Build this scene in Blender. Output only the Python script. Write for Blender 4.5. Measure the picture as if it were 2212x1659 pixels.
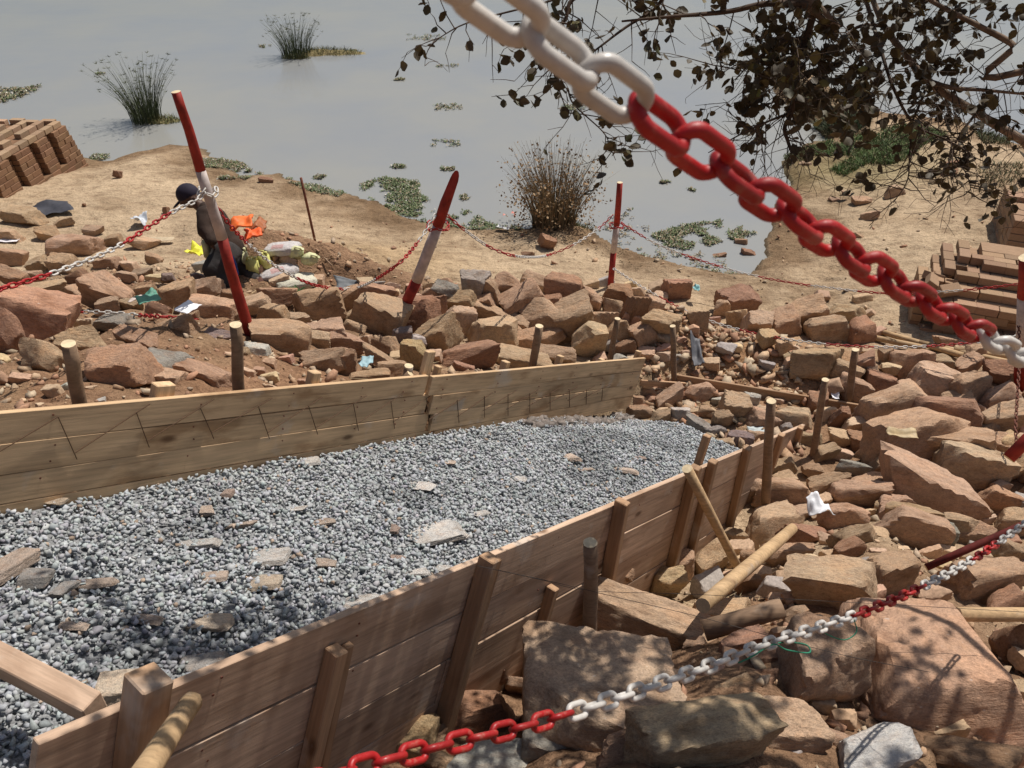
import bpy, bmesh, math, random
import numpy as np
from mathutils import Vector, Matrix, Euler

for o in list(bpy.data.objects):
    bpy.data.objects.remove(o)
SC = bpy.context.scene
COL = SC.collection
R = math.radians

# ------------------------------------------------------------------ camera, sky, sun, exposure
CAM_Z, PITCH, FPX = 4.9, R(36), 1700.0
cd = bpy.data.cameras.new('camera')
cam = bpy.data.objects.new('camera', cd)
COL.objects.link(cam)
cam.location = (0, 0, CAM_Z)
cam.rotation_euler = (R(90) - PITCH, 0, 0)
cd.sensor_width = 36.0
cd.lens = FPX / 2212 * 36
cd.clip_start, cd.clip_end = 0.02, 2000
cd.dof.use_dof = True
cd.dof.focus_distance = 5.0
cd.dof.aperture_fstop = 15.0
SC.camera = cam
SUN = Vector((.34, .37, .865)).normalized()
w = bpy.data.worlds.new('World')
SC.world = w
w.use_nodes = True
nt = w.node_tree
nt.nodes.clear()
sk = nt.nodes.new('ShaderNodeTexSky')
sk.sky_type = 'NISHITA'
sk.sun_disc = False
sk.sun_elevation = math.asin(SUN.z)
sk.sun_rotation = math.atan2(SUN.x, SUN.y)
sk.dust_density = 2.5
sk.air_density = 1.2
bg = nt.nodes.new('ShaderNodeBackground')
bg.inputs[1].default_value = 0.062
wo = nt.nodes.new('ShaderNodeOutputWorld')
nt.links.new(sk.outputs[0], bg.inputs[0])
nt.links.new(bg.outputs[0], wo.inputs[0])
sl = bpy.data.lights.new('sun', 'SUN')
sl.energy = 4.5
sl.angle = R(0.53)
sl.color = (1.0, .945, .87)
so = bpy.data.objects.new('sun', sl)
COL.objects.link(so)
so.rotation_euler = SUN.to_track_quat('Z', 'Y').to_euler()
SC.view_settings.view_transform = 'Standard'
SC.view_settings.look = 'None'
SC.view_settings.exposure = 0.06
SC.view_settings.gamma = 1
SC.render.engine = 'CYCLES'
SC.cycles.max_bounces = 5
SC.cycles.diffuse_bounces = 3
SC.cycles.glossy_bounces = 2

# ------------------------------------------------------------------ helpers
rnd = random.Random(7)
NR = np.random.RandomState(11)
cP, sP = math.cos(PITCH), math.sin(PITCH)
CAMP = np.array([0, 0, CAM_Z])


def ray(x, y):
    X = (x - 1106) / FPX
    Y = (y - 829.5) / FPX
    return np.array([X, cP - Y * sP, -(Y * cP + sP)])


def at(x, y, d):
    return CAMP + ray(x, y) * d


def hit(x, y, P0, N):
    r = ray(x, y)
    return CAMP + r * (np.dot(np.asarray(P0) - CAMP, N) / np.dot(r, N))


def proj(p):
    q = np.asarray(p) - CAMP
    d = q[1] * cP - q[2] * sP
    yd = -q[2] * cP - q[1] * sP
    return 1106 + FPX * q[0] / d, 829.5 + FPX * yd / d, d


def _h3(ix, iy, iz, seed):
    n = (ix * 374761393 + iy * 668265263 + iz * 2147483647 + seed * 974634777) & 0xffffffff
    n = ((n ^ (n >> 13)) * 1274126177) & 0xffffffff
    n = n ^ (n >> 16)
    return (n & 0xffff) / 65535.0


def vnoise(p, seed=0):
    p = np.asarray(p, float)
    i = np.floor(p).astype(np.int64)
    f = p - i
    f = f * f * (3 - 2 * f)
    r = 0
    for dx in (0, 1):
        for dy in (0, 1):
            for dz in (0, 1):
                wt = (f[..., 0] if dx else 1 - f[..., 0]) * (f[..., 1] if dy else 1 - f[..., 1]) * (f[..., 2] if dz else 1 - f[..., 2])
                r = r + wt * _h3(i[..., 0] + dx, i[..., 1] + dy, i[..., 2] + dz, seed)
    return r * 2 - 1


def fbm(p, octv=4, seed=0):
    p = np.asarray(p, float)
    r = 0
    a = 1
    for k in range(octv):
        r = r + a * vnoise(p, seed + k)
        p = p * 2.03 + 17.3
        a *= .5
    return r


def fbm2(x, y, sc, octv=4, seed=0):
    x = np.asarray(x, float)
    y = np.asarray(y, float)
    return fbm(np.stack([x * sc, y * sc, np.zeros_like(x) + .37], -1), octv, seed)


def sst(a, b, x):
    t = np.clip((x - a) / (b - a), 0, 1)
    return t * t * (3 - 2 * t)


def mk(name, v, f, m=None, parent=None, smooth=False, loc=None, cols=None, link=True):
    me = bpy.data.meshes.new(name)
    v = np.asarray(v, float)
    if isinstance(f, np.ndarray):
        nf, k = f.shape
        me.vertices.add(len(v))
        me.vertices.foreach_set('co', v.ravel())
        me.loops.add(nf * k)
        me.loops.foreach_set('vertex_index', f.ravel().astype(np.int32))
        me.polygons.add(nf)
        me.polygons.foreach_set('loop_start', np.arange(0, nf * k, k, dtype=np.int32))
        me.update(calc_edges=True)
    else:
        me.from_pydata([tuple(q) for q in v], [], f)
    if cols is not None:
        ca = me.color_attributes.new('Col', 'FLOAT_COLOR', 'POINT')
        ca.data.foreach_set('color', np.asarray(cols, float).ravel())
    if m:
        me.materials.append(m)
    if smooth:
        me.polygons.foreach_set('use_smooth', np.ones(len(me.polygons), bool))
    me.update()
    if not link:
        return me
    o = bpy.data.objects.new(name, me)
    COL.objects.link(o)
    if loc is not None:
        o.location = loc
    if parent:
        o.parent = parent
    return o


def obj(name, me, parent=None, mat4=None, color=None):
    o = bpy.data.objects.new(name, me)
    COL.objects.link(o)
    if parent:
        o.parent = parent
    if mat4 is not None:
        if parent is None:
            o.matrix_world = mat4
        else:
            o.matrix_local = parent_inv(parent) @ mat4
    if color:
        o.color = (*color, 1)
    return o


_PM = {}


def parent_inv(p):
    return _PM.get(p.name, Matrix.Identity(4)).inverted()


def thing(name, label, cat, loc=(0, 0, 0), group=None):
    o = bpy.data.objects.new(name, None)
    COL.objects.link(o)
    o.empty_display_size = .1
    o.location = tuple(float(q) for q in loc)
    _PM[o.name] = Matrix.Translation(o.location)
    return tag(o, label, cat, group)


def tag(o, label=None, cat=None, group=None, kind=None):
    if label:
        o['label'] = label
    if cat:
        o['category'] = cat
    if group:
        o['group'] = group
    if kind:
        o['kind'] = kind
    return o


def put(o, parent):
    """parent an object whose vertices are already in world space"""
    o.parent = parent
    o.matrix_local = parent_inv(parent)
    return o


# ---- materials
def mat(name, base=(.5, .5, .5), rough=.8, spec=.3):
    m = bpy.data.materials.new(name)
    m.use_nodes = True
    b = m.node_tree.nodes['Principled BSDF']
    b.inputs['Base Color'].default_value = (*base, 1)
    b.inputs['Roughness'].default_value = rough
    b.inputs['Specular IOR Level'].default_value = spec
    return m, m.node_tree, b


def nd(t, typ, **kw):
    n = t.nodes.new(typ)
    for k, v in kw.items():
        if k.startswith('i_'):
            key = k[2:]
            n.inputs[int(key) if key.isdigit() else key].default_value = v
        else:
            setattr(n, k, v)
    return n


def coords(t, scale=(1, 1, 1), kind='Object'):
    tc = nd(t, 'ShaderNodeTexCoord')
    mp = nd(t, 'ShaderNodeMapping')
    mp.inputs['Scale'].default_value = scale
    t.links.new(tc.outputs[kind], mp.inputs[0])
    return mp.outputs[0]


def noise(t, vec, scale, detail=4, rough=.6):
    n = nd(t, 'ShaderNodeTexNoise')
    n.inputs['Scale'].default_value = scale
    n.inputs['Detail'].default_value = detail
    n.inputs['Roughness'].default_value = rough
    t.links.new(vec, n.inputs['Vector'])
    return n.outputs['Fac']


def ramp(t, fac, stops):
    r = nd(t, 'ShaderNodeValToRGB')
    e = r.color_ramp.elements
    while len(e) < len(stops):
        e.new(.5)
    for k, (p, c) in enumerate(stops):
        e[k].position = p
        e[k].color = (*c, 1) if len(c) == 3 else c
    t.links.new(fac, r.inputs[0])
    return r.outputs[0]


def mixc(t, a, b, fac, typ='MIX'):
    n = nd(t, 'ShaderNodeMix', data_type='RGBA', blend_type=typ)
    for sock, v in ((0, fac), (6, a), (7, b)):
        if isinstance(v, (int, float)):
            n.inputs[sock].default_value = v
        elif isinstance(v, tuple):
            n.inputs[sock].default_value = (*v, 1)
        else:
            t.links.new(v, n.inputs[sock])
    return n.outputs[2]


def bump(t, b, h, strength=.5, dist=.01, prev=None):
    n = nd(t, 'ShaderNodeBump')
    n.inputs['Strength'].default_value = strength
    n.inputs['Distance'].default_value = dist
    t.links.new(h, n.inputs['Height'])
    if prev:
        t.links.new(prev, n.inputs['Normal'])
    t.links.new(n.outputs[0], b.inputs['Normal'])
    return n.outputs[0]


def m_rock():
    m, t, b = mat('quarry_rock', rough=.9, spec=.2)
    v = coords(t)
    oi = nd(t, 'ShaderNodeObjectInfo')
    off = nd(t, 'ShaderNodeVectorMath', operation='ADD')
    t.links.new(v, off.inputs[0])
    t.links.new(oi.outputs['Location'], off.inputs[1])
    v = off.outputs[0]
    n1 = noise(t, v, 2.2, 5)
    n2 = noise(t, v, 14, 6, .7)
    n3 = noise(t, v, 70, 3, .7)
    c1 = ramp(t, n1, [(.3, (.70, .62, .55)), (.5, (1, 1, 1)), (.7, (1.16, 1.05, .96))])
    c2 = ramp(t, n2, [(.3, (.68, .66, .65)), (.5, (1, 1, 1)), (.72, (1.22, 1.18, 1.1))])
    c3 = ramp(t, n3, [(.35, (.8, .8, .8)), (.6, (1.12, 1.12, 1.12))])
    # rusty and pale stains
    n4 = noise(t, v, 4.1, 3)
    st = ramp(t, n4, [(.56, (0, 0, 0)), (.68, (1, 1, 1))])
    c = mixc(t, oi.outputs['Color'], c1, 1.0, 'MULTIPLY')
    c = mixc(t, c, (.38, .20, .115), nd_mul(t, st, .28))
    c = mixc(t, c, c2, 1.0, 'MULTIPLY')
    c = mixc(t, c, c3, 1.0, 'MULTIPLY')
    n5 = noise(t, v, 23, 2)
    sp = ramp(t, n5, [(.70, (0, 0, 0)), (.76, (1, 1, 1))])
    c = mixc(t, c, (.62, .56, .50), nd_mul(t, sp, .5))
    t.links.new(c, b.inputs['Base Color'])
    sv = nd(t, 'ShaderNodeMapping')
    sv.inputs['Scale'].default_value = (3, 3, 16)
    sv.inputs['Rotation'].default_value = (.3, .2, 0)
    t.links.new(v, sv.inputs[0])
    n6 = noise(t, sv.outputs[0], 2.0, 6, .7)
    p = bump(t, b, n6, .6, .02)
    p = bump(t, b, n2, .9, .015, p)
    bump(t, b, n3, .5, .004, p)
    return m


def nd_mul(t, a, k):
    n = nd(t, 'ShaderNodeMath', operation='MULTIPLY')
    t.links.new(a, n.inputs[0])
    n.inputs[1].default_value = k
    return n.outputs[0]


def m_wood(name, base, dark, seedoff=0, stain=.6, rough=.75):
    m, t, b = mat(name, rough=rough, spec=.25)
    oi = nd(t, 'ShaderNodeObjectInfo')
    tc = nd(t, 'ShaderNodeTexCoord')
    off = nd(t, 'ShaderNodeVectorMath', operation='ADD')
    sc = nd(t, 'ShaderNodeVectorMath', operation='SCALE')
    sc.inputs['Scale'].default_value = 37.0
    cmb = nd(t, 'ShaderNodeCombineXYZ')
    t.links.new(oi.outputs['Random'], cmb.inputs[0])
    t.links.new(oi.outputs['Random'], cmb.inputs[1])
    t.links.new(cmb.outputs[0], sc.inputs[0])
    t.links.new(tc.outputs['Object'], off.inputs[0])
    t.links.new(sc.outputs[0], off.inputs[1])

    def mp(s):
        q = nd(t, 'ShaderNodeMapping')
        q.inputs['Scale'].default_value = s
        t.links.new(off.outputs[0], q.inputs[0])
        return q.outputs[0]
    g = noise(t, mp((3, 60, 60)), 1.0, 5, .65)
    g2 = noise(t, mp((1.2, 9, 9)), 1.0, 4)
    st = noise(t, mp((2.5, 7, 7)), 1.0, 5, .55)
    c = ramp(t, g, [(.3, tuple(.72 * q for q in base)), (.5, base), (.7, tuple(min(1, 1.18 * q) for q in base))])
    c = mixc(t, c, ramp(t, g2, [(.3, (.78, .74, .7)), (.65, (1.08, 1.06, 1.04))]), 1.0, 'MULTIPLY')
    s = ramp(t, st, [(.55, (0, 0, 0)), (.66, (1, 1, 1))])
    c = mixc(t, c, dark, nd_mul(t, s, stain))
    # knots
    vo = nd(t, 'ShaderNodeTexVoronoi')
    vo.inputs['Scale'].default_value = 1.0
    t.links.new(mp((2.2, 5, 5)), vo.inputs['Vector'])
    kn = ramp(t, vo.outputs['Distance'], [(.045, (1, 1, 1)), (.11, (0, 0, 0))])
    c = mixc(t, c, (.10, .045, .02), nd_mul(t, kn, .75))
    pa = noise(t, mp((3.2, 3.6, 3.6)), 1.0, 4)
    c = mixc(t, c, (.62, .58, .52), nd_mul(t, ramp(t, pa, [(.60, (0, 0, 0)), (.70, (1, 1, 1))]), .38))
    hs = nd(t, 'ShaderNodeHueSaturation')
    mr = nd(t, 'ShaderNodeMapRange')
    t.links.new(oi.outputs['Random'], mr.inputs[0])
    mr.inputs[3].default_value = .86
    mr.inputs[4].default_value = 1.12
    t.links.new(mr.outputs[0], hs.inputs['Value'])
    t.links.new(c, hs.inputs['Color'])
    t.links.new(hs.outputs[0], b.inputs['Base Color'])
    bump(t, b, g, .35, .003)
    return m


def m_plain(name, base, rough=.7, spec=.3, var=.18, scale=20, bmp=.2, bd=.003):
    m, t, b = mat(name, base, rough, spec)
    v = coords(t)
    n = noise(t, v, scale, 4)
    lo = tuple(max(0, q * (1 - var)) for q in base)
    hi = tuple(min(1, q * (1 + var)) for q in base)
    t.links.new(ramp(t, n, [(.35, lo), (.65, hi)]), b.inputs['Base Color'])
    if bmp:
        bump(t, b, n, bmp, bd)
    return m


def m_vcol(name, rough=.85, spec=.3, bscale=60, bmp=.4, bd=.004, var=.25):
    m, t, b = mat(name, rough=rough, spec=spec)
    a = nd(t, 'ShaderNodeVertexColor', layer_name='Col')
    v = coords(t)
    n = noise(t, v, bscale, 4)
    c = mixc(t, a.outputs[0], ramp(t, n, [(.3, (1 - var,) * 3), (.7, (1 + var,) * 3)]), 1.0, 'MULTIPLY')
    t.links.new(c, b.inputs['Base Color'])
    if bmp:
        bump(t, b, n, bmp, bd)
    return m


def m_ground():
    m, t, b = mat('sandy_soil', rough=.95, spec=.12)
    a = nd(t, 'ShaderNodeVertexColor', layer_name='Col')
    v = coords(t)
    n1 = noise(t, v, 1.1, 6, .6)
    n2 = noise(t, v, 9, 6, .65)
    n3 = noise(t, v, 55, 5, .7)
    c = mixc(t, a.outputs[0], ramp(t, n1, [(.3, (.80, .77, .74)), (.65, (1.1, 1.08, 1.05))]), 1.0, 'MULTIPLY')
    c = mixc(t, c, ramp(t, n2, [(.28, (.60, .56, .53)), (.46, (.95, .94, .93)), (.75, (1.12, 1.12, 1.10))]), 1.0, 'MULTIPLY')
    c = mixc(t, c, ramp(t, n3, [(.3, (.60, .58, .56)), (.5, (.98, .98, .98)), (.68, (1.15, 1.15, 1.15))]), 1.0, 'MULTIPLY')
    n4 = noise(t, coords(t, (1, 1.8, 1)), 3.4, 5, .65)
    c = mixc(t, c, ramp(t, n4, [(.32, (.74, .71, .69)), (.5, (1, 1, 1)), (.7, (1.08, 1.08, 1.08))]), 1.0, 'MULTIPLY')
    t.links.new(c, b.inputs['Base Color'])
    p = bump(t, b, n4, .9, .08)
    p = bump(t, b, n2, 1.0, .05, p)
    bump(t, b, n3, .9, .012, p)
    return m


def m_water():
    m, t, b = mat('murky_water', (.3, .3, .26), .10, .5)
    b.inputs['IOR'].default_value = 1.33
    v = coords(t)
    n0 = noise(t, v, .22, 4)
    c = ramp(t, n0, [(.35, (.245, .255, .262)), (.65, (.29, .285, .255))])
    t.links.new(c, b.inputs['Base Color'])
    n = noise(t, v, 5, 3)
    n2 = noise(t, coords(t, (1, 2.2, 1)), 1.1, 2)
    p = bump(t, b, n, .05, .01)
    bump(t, b, n2, .07, .03, p)
    r = ramp(t, noise(t, coords(t, (1, 3, 1)), .35, 3), [(.4, (.03,) * 3), (.7, (.13,) * 3)])
    t.links.new(r, b.inputs['Roughness'])
    return m


M_ROCK = m_rock()
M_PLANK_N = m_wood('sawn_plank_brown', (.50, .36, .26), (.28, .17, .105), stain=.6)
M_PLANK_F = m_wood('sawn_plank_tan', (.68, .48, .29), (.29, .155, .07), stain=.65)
M_POST = m_wood('batten_wood', (.42, .27, .165), (.24, .12, .05), stain=.4)
M_POLE = m_wood('bark_stripped_pole', (.26, .175, .115), (.13, .08, .05), stain=.5)
M_LOG = m_wood('dry_log', (.50, .35, .20), (.20, .12, .07), stain=.6)
M_CUT = m_plain('cut_wood_end', (.66, .53, .34), var=.15, scale=40)
M_LINE = m_plain('carpenter_pencil', (.10, .055, .03), var=.1)
M_RED = m_plain('red_plastic', (.37, .009, .010), rough=.45, spec=.45, var=.32, scale=30, bmp=.08)
M_WHITE = m_plain('white_plastic', (.62, .59, .55), rough=.45, spec=.5, var=.14, scale=30, bmp=.08)
def m_plastic(name, base):
    m, t, b = mat(name, base, .45, .45)
    v = coords(t)
    oi = nd(t, 'ShaderNodeObjectInfo')
    add = nd(t, 'ShaderNodeVectorMath', operation='ADD')
    t.links.new(v, add.inputs[0])
    t.links.new(oi.outputs['Location'], add.inputs[1])
    n = noise(t, add.outputs[0], 60, 5, .65)
    n2 = noise(t, add.outputs[0], 240, 3, .6)
    c = ramp(t, n, [(.3, tuple(q * .78 for q in base)), (.6, base)])
    d = ramp(t, n, [(.56, (0, 0, 0)), (.74, (1, 1, 1))])
    c = mixc(t, c, (.33, .25, .18), nd_mul(t, d, .42))
    hs = nd(t, 'ShaderNodeHueSaturation')
    mr = nd(t, 'ShaderNodeMapRange')
    t.links.new(oi.outputs['Random'], mr.inputs[0])
    mr.inputs[3].default_value = .8
    mr.inputs[4].default_value = 1.12
    t.links.new(mr.outputs[0], hs.inputs['Value'])
    t.links.new(c, hs.inputs['Color'])
    t.links.new(hs.outputs[0], b.inputs['Base Color'])
    t.links.new(ramp(t, n2, [(.35, (.36,) * 3), (.65, (.62,) * 3)]), b.inputs['Roughness'])
    bump(t, b, n2, .12, .0008)
    return m


M_RED = m_plastic('red_plastic', (.38, .009, .010))
M_WHITE = m_plastic('white_plastic', (.60, .57, .53))
M_REDP = m_plain('red_paint', (.29, .028, .018), rough=.6, var=.3, scale=12, bmp=.5)
M_WHITEP = m_plain('white_paint', (.50, .43, .40), rough=.7, var=.2, scale=14, bmp=.5)
M_DRED = m_plain('dull_dark_red_paint', (.11, .016, .012), rough=.8, var=.3)
M_RUST = m_plain('rusty_rebar', (.15, .05, .03), var=.3)
M_GROUND = m_ground()
M_WATER = m_water()
M_GRAVEL = m_vcol('crushed_stone', rough=.9, spec=.10, bscale=160, bmp=.35, bd=.002, var=.12)
M_RUB = m_vcol('rubble_stone', rough=.9, bscale=60, bmp=.5)
M_BRICK = None


def m_brick():
    m, t, b = mat('sun_dried_brick', rough=.95, spec=.15)
    oi = nd(t, 'ShaderNodeObjectInfo')
    v = coords(t)
    n = noise(t, v, 25, 5)
    c = mixc(t, oi.outputs['Color'], ramp(t, n, [(.3, (.75, .73, .7)), (.7, (1.15, 1.13, 1.1))]), 1.0, 'MULTIPLY')
    t.links.new(c, b.inputs['Base Color'])
    bump(t, b, n, .5, .006)
    return m


M_BRICK = m_brick()
M_PLANTC = m_vcol('plant_matter', rough=.7, bscale=30, bmp=0)

# ------------------------------------------------------------------ the stair bed's own axes
KS = .4785
AL = math.atan(KS)
UH = np.array([.6249, .7807, 0])
U = np.array([.6249 * math.cos(AL), .7807 * math.cos(AL), -math.sin(AL)])
NN = np.array([.6249 * math.sin(AL), .7807 * math.sin(AL), math.cos(AL)])
V = np.array([-.7807, .6249, 0])
P1 = at(1040, 1225, 3.0)


def wall(a, b, v=0.0):
    return P1 + U * a + NN * b + V * v


def nearab(x, y, v=0.0):
    h = hit(x, y, P1 + V * v, V) - P1
    return float(h @ U), float(h @ NN)


FV = 1.371


# ------------------------------------------------------------------ terrain
def lake_pt(x, y):
    p = hit(x, y, (0, 0, 0.0), np.array([0, 0, 1.0]))
    return p[0], p[1]


shore = [(-1000, 420), (-300, 345), (190, 345), (240, 352), (262, 340), (330, 328), (372, 318), (430, 328), (455, 345), (470, 362),
         (520, 384), (585, 381), (606, 378), (618, 392), (640, 400), (700, 420), (760, 424), (815, 440), (868, 466), (920, 484), (990, 494), (1060, 502),
         (1130, 500), (1175, 490), (1240, 492), (1275, 500), (1290, 520), (1330, 535), (1380, 556), (1440, 570), (1500, 582), (1560, 592), (1618, 600),
         (1650, 560), (1648, 520), (1662, 480), (1692, 440), (1705, 400), (1695, 352), (1708, 330), (1745, 318), (1790, 302),
         (1770, 280), (1720, 245), (1680, 205), (1665, 165), (1690, 140), (1725, 142), (1770, 178), (1815, 215), (1850, 236), (1930, 255), (2010, 262),
         (2085, 268), (2120, 292), (2240, 330), (2500, 370), (3600, 430)]
SH = [lake_pt(*p) for p in shore]
poly = np.array([(-40, 14)] + SH + [(60, 14), (60, -60), (-40, -60)])


def sdist(x, y):
    """signed distance to the land outline, positive on land"""
    x = np.asarray(x, float)
    y = np.asarray(y, float)
    dmin = np.full(x.shape, 1e9)
    inside = np.zeros(x.shape, bool)
    n = len(poly)
    for i in range(n):
        ax, ay = poly[i]
        bx, by = poly[(i + 1) % n]
        ex, ey = bx - ax, by - ay
        t = np.clip(((x - ax) * ex + (y - ay) * ey) / (ex * ex + ey * ey), 0, 1)
        dmin = np.minimum(dmin, np.hypot(x - ax - t * ex, y - ay - t * ey))
        with np.errstate(divide='ignore', invalid='ignore'):
            cr = ((ay > y) != (by > y)) & (x < (bx - ax) * (y - ay) / (by - ay + 1e-12) + ax)
        inside ^= cr
    return np.where(inside, dmin, -dmin) + .10 * fbm2(x, y, 1.7, 3, 91) * np.exp(-dmin)


def groundplane(px, py, down):
    p = hit(px, py, (0, 0, CAM_Z - down), np.array([0, 0, 1.0]))
    return p[0], p[1]


RIDGE = [groundplane(px, py, 4.15) for px, py in
         [(600, 690), (760, 690), (850, 690), (950, 685), (1050, 680), (1150, 676), (1250, 680), (1350, 690), (1450, 700), (1560, 705), (1700, 735), (1850, 760)]]
HEAP = groundplane(800, 560, 4.45)
WBUMP = groundplane(1195, 508, 4.85)


def height(x, y, detail=True):
    x = np.asarray(x, float)
    y = np.asarray(y, float)
    s = .6249 * x + .7807 * y
    t = -.7807 * x + .6249 * y
    E = 1.82 + KS * s
    F = 1.16 + .37 * y
    L = np.maximum(E, F)
    # ground left of the bed a touch above the gravel, bed, then the dug side beside the near formwork
    d = np.where(t > 2.74, L - .20 * np.exp(-((t - 2.74) / .8)), E)
    d = np.where((t > 1.395) & (t <= 2.74), E + .17 + .22 * sst(3.4, 5.0, s), d)
    side = 1.0 - sst(.0, 1.0, 1.30 - t)
    d = np.where(t <= 1.395, E + .64 * side * (1 - sst(4.2, 5.4, s)) + .03, d)
    # behind and beside the camera level off
    d = np.where(y < 0, np.minimum(d, 1.8 + .35 * np.maximum(y, -3) + .2 * np.abs(x)), d)
    sd = sdist(x, y)
    sandd = 4.9 - .05 - .33 * sst(-.1, 3.0, sd) - .07 * sst(0, .25, sd)
    sandd = np.where(sd < 0, 4.9 + .02 + .5 * sst(0, 3, -sd), sandd)
    k = .18
    hh = np.clip(.5 + .5 * (sandd - d) / k, 0, 1)
    dd = sandd * (1 - hh) + d * hh - k * hh * (1 - hh)
    slope = sst(.0, .5, sandd - d)
    z = CAM_Z - dd
    # long ridge of tipped stone
    bump_ = 0
    for i in range(len(RIDGE) - 1):
        ax, ay = RIDGE[i]
        bx, by = RIDGE[i + 1]
        ex, ey = bx - ax, by - ay
        q = np.clip(((x - ax) * ex + (y - ay) * ey) / (ex * ex + ey * ey), 0, 1)
        dist = np.hypot(x - ax - q * ex, y - ay - q * ey)
        hgt = .46 if i < 8 else .24
        bump_ = np.maximum(bump_, hgt * np.exp(-(dist / .42) ** 2))
    z = z + bump_
    r = np.hypot((x - HEAP[0]) / 1.05, (y - HEAP[1]) / .75)
    heap = .16 * np.exp(-r ** 2 * 1.3)
    z = z + heap
    if detail:
        bed = ((t > 1.38) & (t < 2.76) & (s > -1.5) & (s < 5.0))
        n = fbm2(x, y, .9, 5, 3)
        n2 = fbm2(x, y, 5.5, 4, 9)
        land = sst(-.05, .4, sd)
        pr1 = fbm2(x * 1.0 + .3 * n, y * 1.6, 2.6, 2, 61)
        z = z - .022 * sst(.25, .6, pr1) * land * (1 - slope) + .012 * sst(.3, .7, -pr1) * land * (1 - slope)
        amp = .03 * land + .05 * slope + .15 * bump_
        z = z + np.where(bed, 0, n * amp + n2 * (.010 * land + .028 * slope + .16 * heap))
        z = z + .02 * fbm2(x, y, 3.1, 3, 5) * (1 - land) * np.exp(-np.abs(sd) * 3)
    return z


def ghit(px, py, lift=0.0, tmin=1.2):
    r = ray(px, py)
    ts = np.concatenate([np.arange(tmin, 14, .12), np.arange(14, 60, .5)])
    for k in range(2):
        P = CAMP[None] + r[None] * ts[:, None]
        dz = P[:, 2] - height(P[:, 0], P[:, 1], False) - lift
        neg = dz < 0
        i = int(np.argmax(neg)) if neg.any() else len(ts) - 1
        if k == 0:
            lo = ts[max(i - 1, 0)]
            ts = np.linspace(lo, ts[i], 14)
    return P[i], ts[i]


def axis_spacing(lo, hi, core_lo, core_hi, step, grow):
    v = list(np.arange(core_lo, core_hi, step))
    s = step
    while v[-1] < hi:
        s *= grow
        v.append(v[-1] + s)
    s = step
    pre = []
    c = core_lo
    while c > lo:
        s *= grow
        c -= s
        pre.append(c)
    return np.array(pre[::-1] + v)


gx = axis_spacing(-250, 250, -3.2, 4.6, .028, 1.035)
gy = axis_spacing(-60, 300, .9, 8.6, .028, 1.022)
X, Y = np.meshgrid(gx, gy)
Z = height(X, Y)
s_ = .6249 * X + .7807 * Y
t_ = -.7807 * X + .6249 * Y
sd_ = sdist(X, Y)
land = sst(0, .5, sd_)
base_sand = np.array([.53, .41, .282])
soil = np.array([.30, .185, .115])
red = np.array([.32, .18, .105])
wet = np.array([.22, .145, .085])
mud = np.array([.14, .125, .09])
sandd_ = 4.9 - .45
slope_m = sst(.15, .75, (CAM_Z - .45) * 0 + (Z - .62))
C = np.zeros(X.shape + (4,))
C[..., 3] = 1
col = base_sand[None, None] * np.ones(X.shape + (1,))


def lerp(a, b, m):
    return a * (1 - m[..., None]) + b * m[..., None]


rsl = groundplane(1980, 960, 4.5)
slope_m = np.maximum(slope_m, np.exp(-(((X - rsl[0]) / 1.9) ** 2 + ((Y - rsl[1]) / 1.3) ** 2) ** 2))
col = lerp(col, soil, slope_m * .95)
nz = fbm2(X, Y, .7, 4, 21)
col = lerp(col, red, sst(.15, .8, nz) * slope_m * .6)
pit = groundplane(1620, 790, 4.5)
col = lerp(col, np.array([.40, .22, .115]), np.exp(-(((X - pit[0]) / 1.2) ** 2 + ((Y - pit[1]) / .8) ** 2)) * .8)
pile_m = np.exp(-(((X - HEAP[0]) / 1.0) ** 2 + ((Y - HEAP[1]) / .7) ** 2))
col = lerp(col, np.array([.47, .345, .215]), np.clip(pile_m * 1.6, 0, 1))
bankn = fbm2(X, Y, 1.8, 4, 33)
band = (1 - sst(.1, 1.25, sd_ + .55 * bankn)) * (sd_ > -.2)
col = lerp(col, np.array([.40, .285, .18]), sst(.0, .7, fbm2(X, Y, .55, 4, 88)) * .35)
col = lerp(col, np.array([.34, .24, .15]), sst(.25, .8, fbm2(X, Y, 2.1, 4, 89)) * .5)
col = lerp(col, np.array([.22, .145, .085]), band * .9)
col = lerp(col, mud, 1 - sst(-.1, .1, sd_))
# dark dry crust on the right and the green-ish causeway flank
rp = groundplane(2100, 450, 4.55)
col = lerp(col, np.array([.34, .25, .165]), np.exp(-(((X - rp[0] - 1.0) / 1.6) ** 2 + ((Y - rp[1]) / 1.6) ** 2)) * .7)
gp = groundplane(1860, 350, 4.6)
col = lerp(col, np.array([.20, .19, .08]), np.exp(-(((X - gp[0]) / 1.3) ** 2 + ((Y - gp[1]) / 1.0) ** 2)) * .6)
C[..., :3] = col
ny, nx = X.shape
ii = np.arange(ny * nx).reshape(ny, nx)
F_ = np.stack([ii[:-1, :-1], ii[:-1, 1:], ii[1:, 1:], ii[1:, :-1]], -1).reshape(-1, 4)
g = mk('ground', np.stack([X, Y, Z], -1).reshape(-1, 3), F_, M_GROUND, smooth=True, cols=C.reshape(-1, 4))
tag(g, kind='structure')
g['label'] = 'sandy clay bank sloping down to the lake shore'
wv = [(-400, 3, 0), (400, 3, 0), (400, 700, 0), (-400, 700, 0)]
wt = mk('lake_water', wv, [(0, 1, 2, 3)], M_WATER)
tag(wt, 'murky grey-green lake water', kind='structure')

# ------------------------------------------------------------------ small stones (joined meshes)


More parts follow.
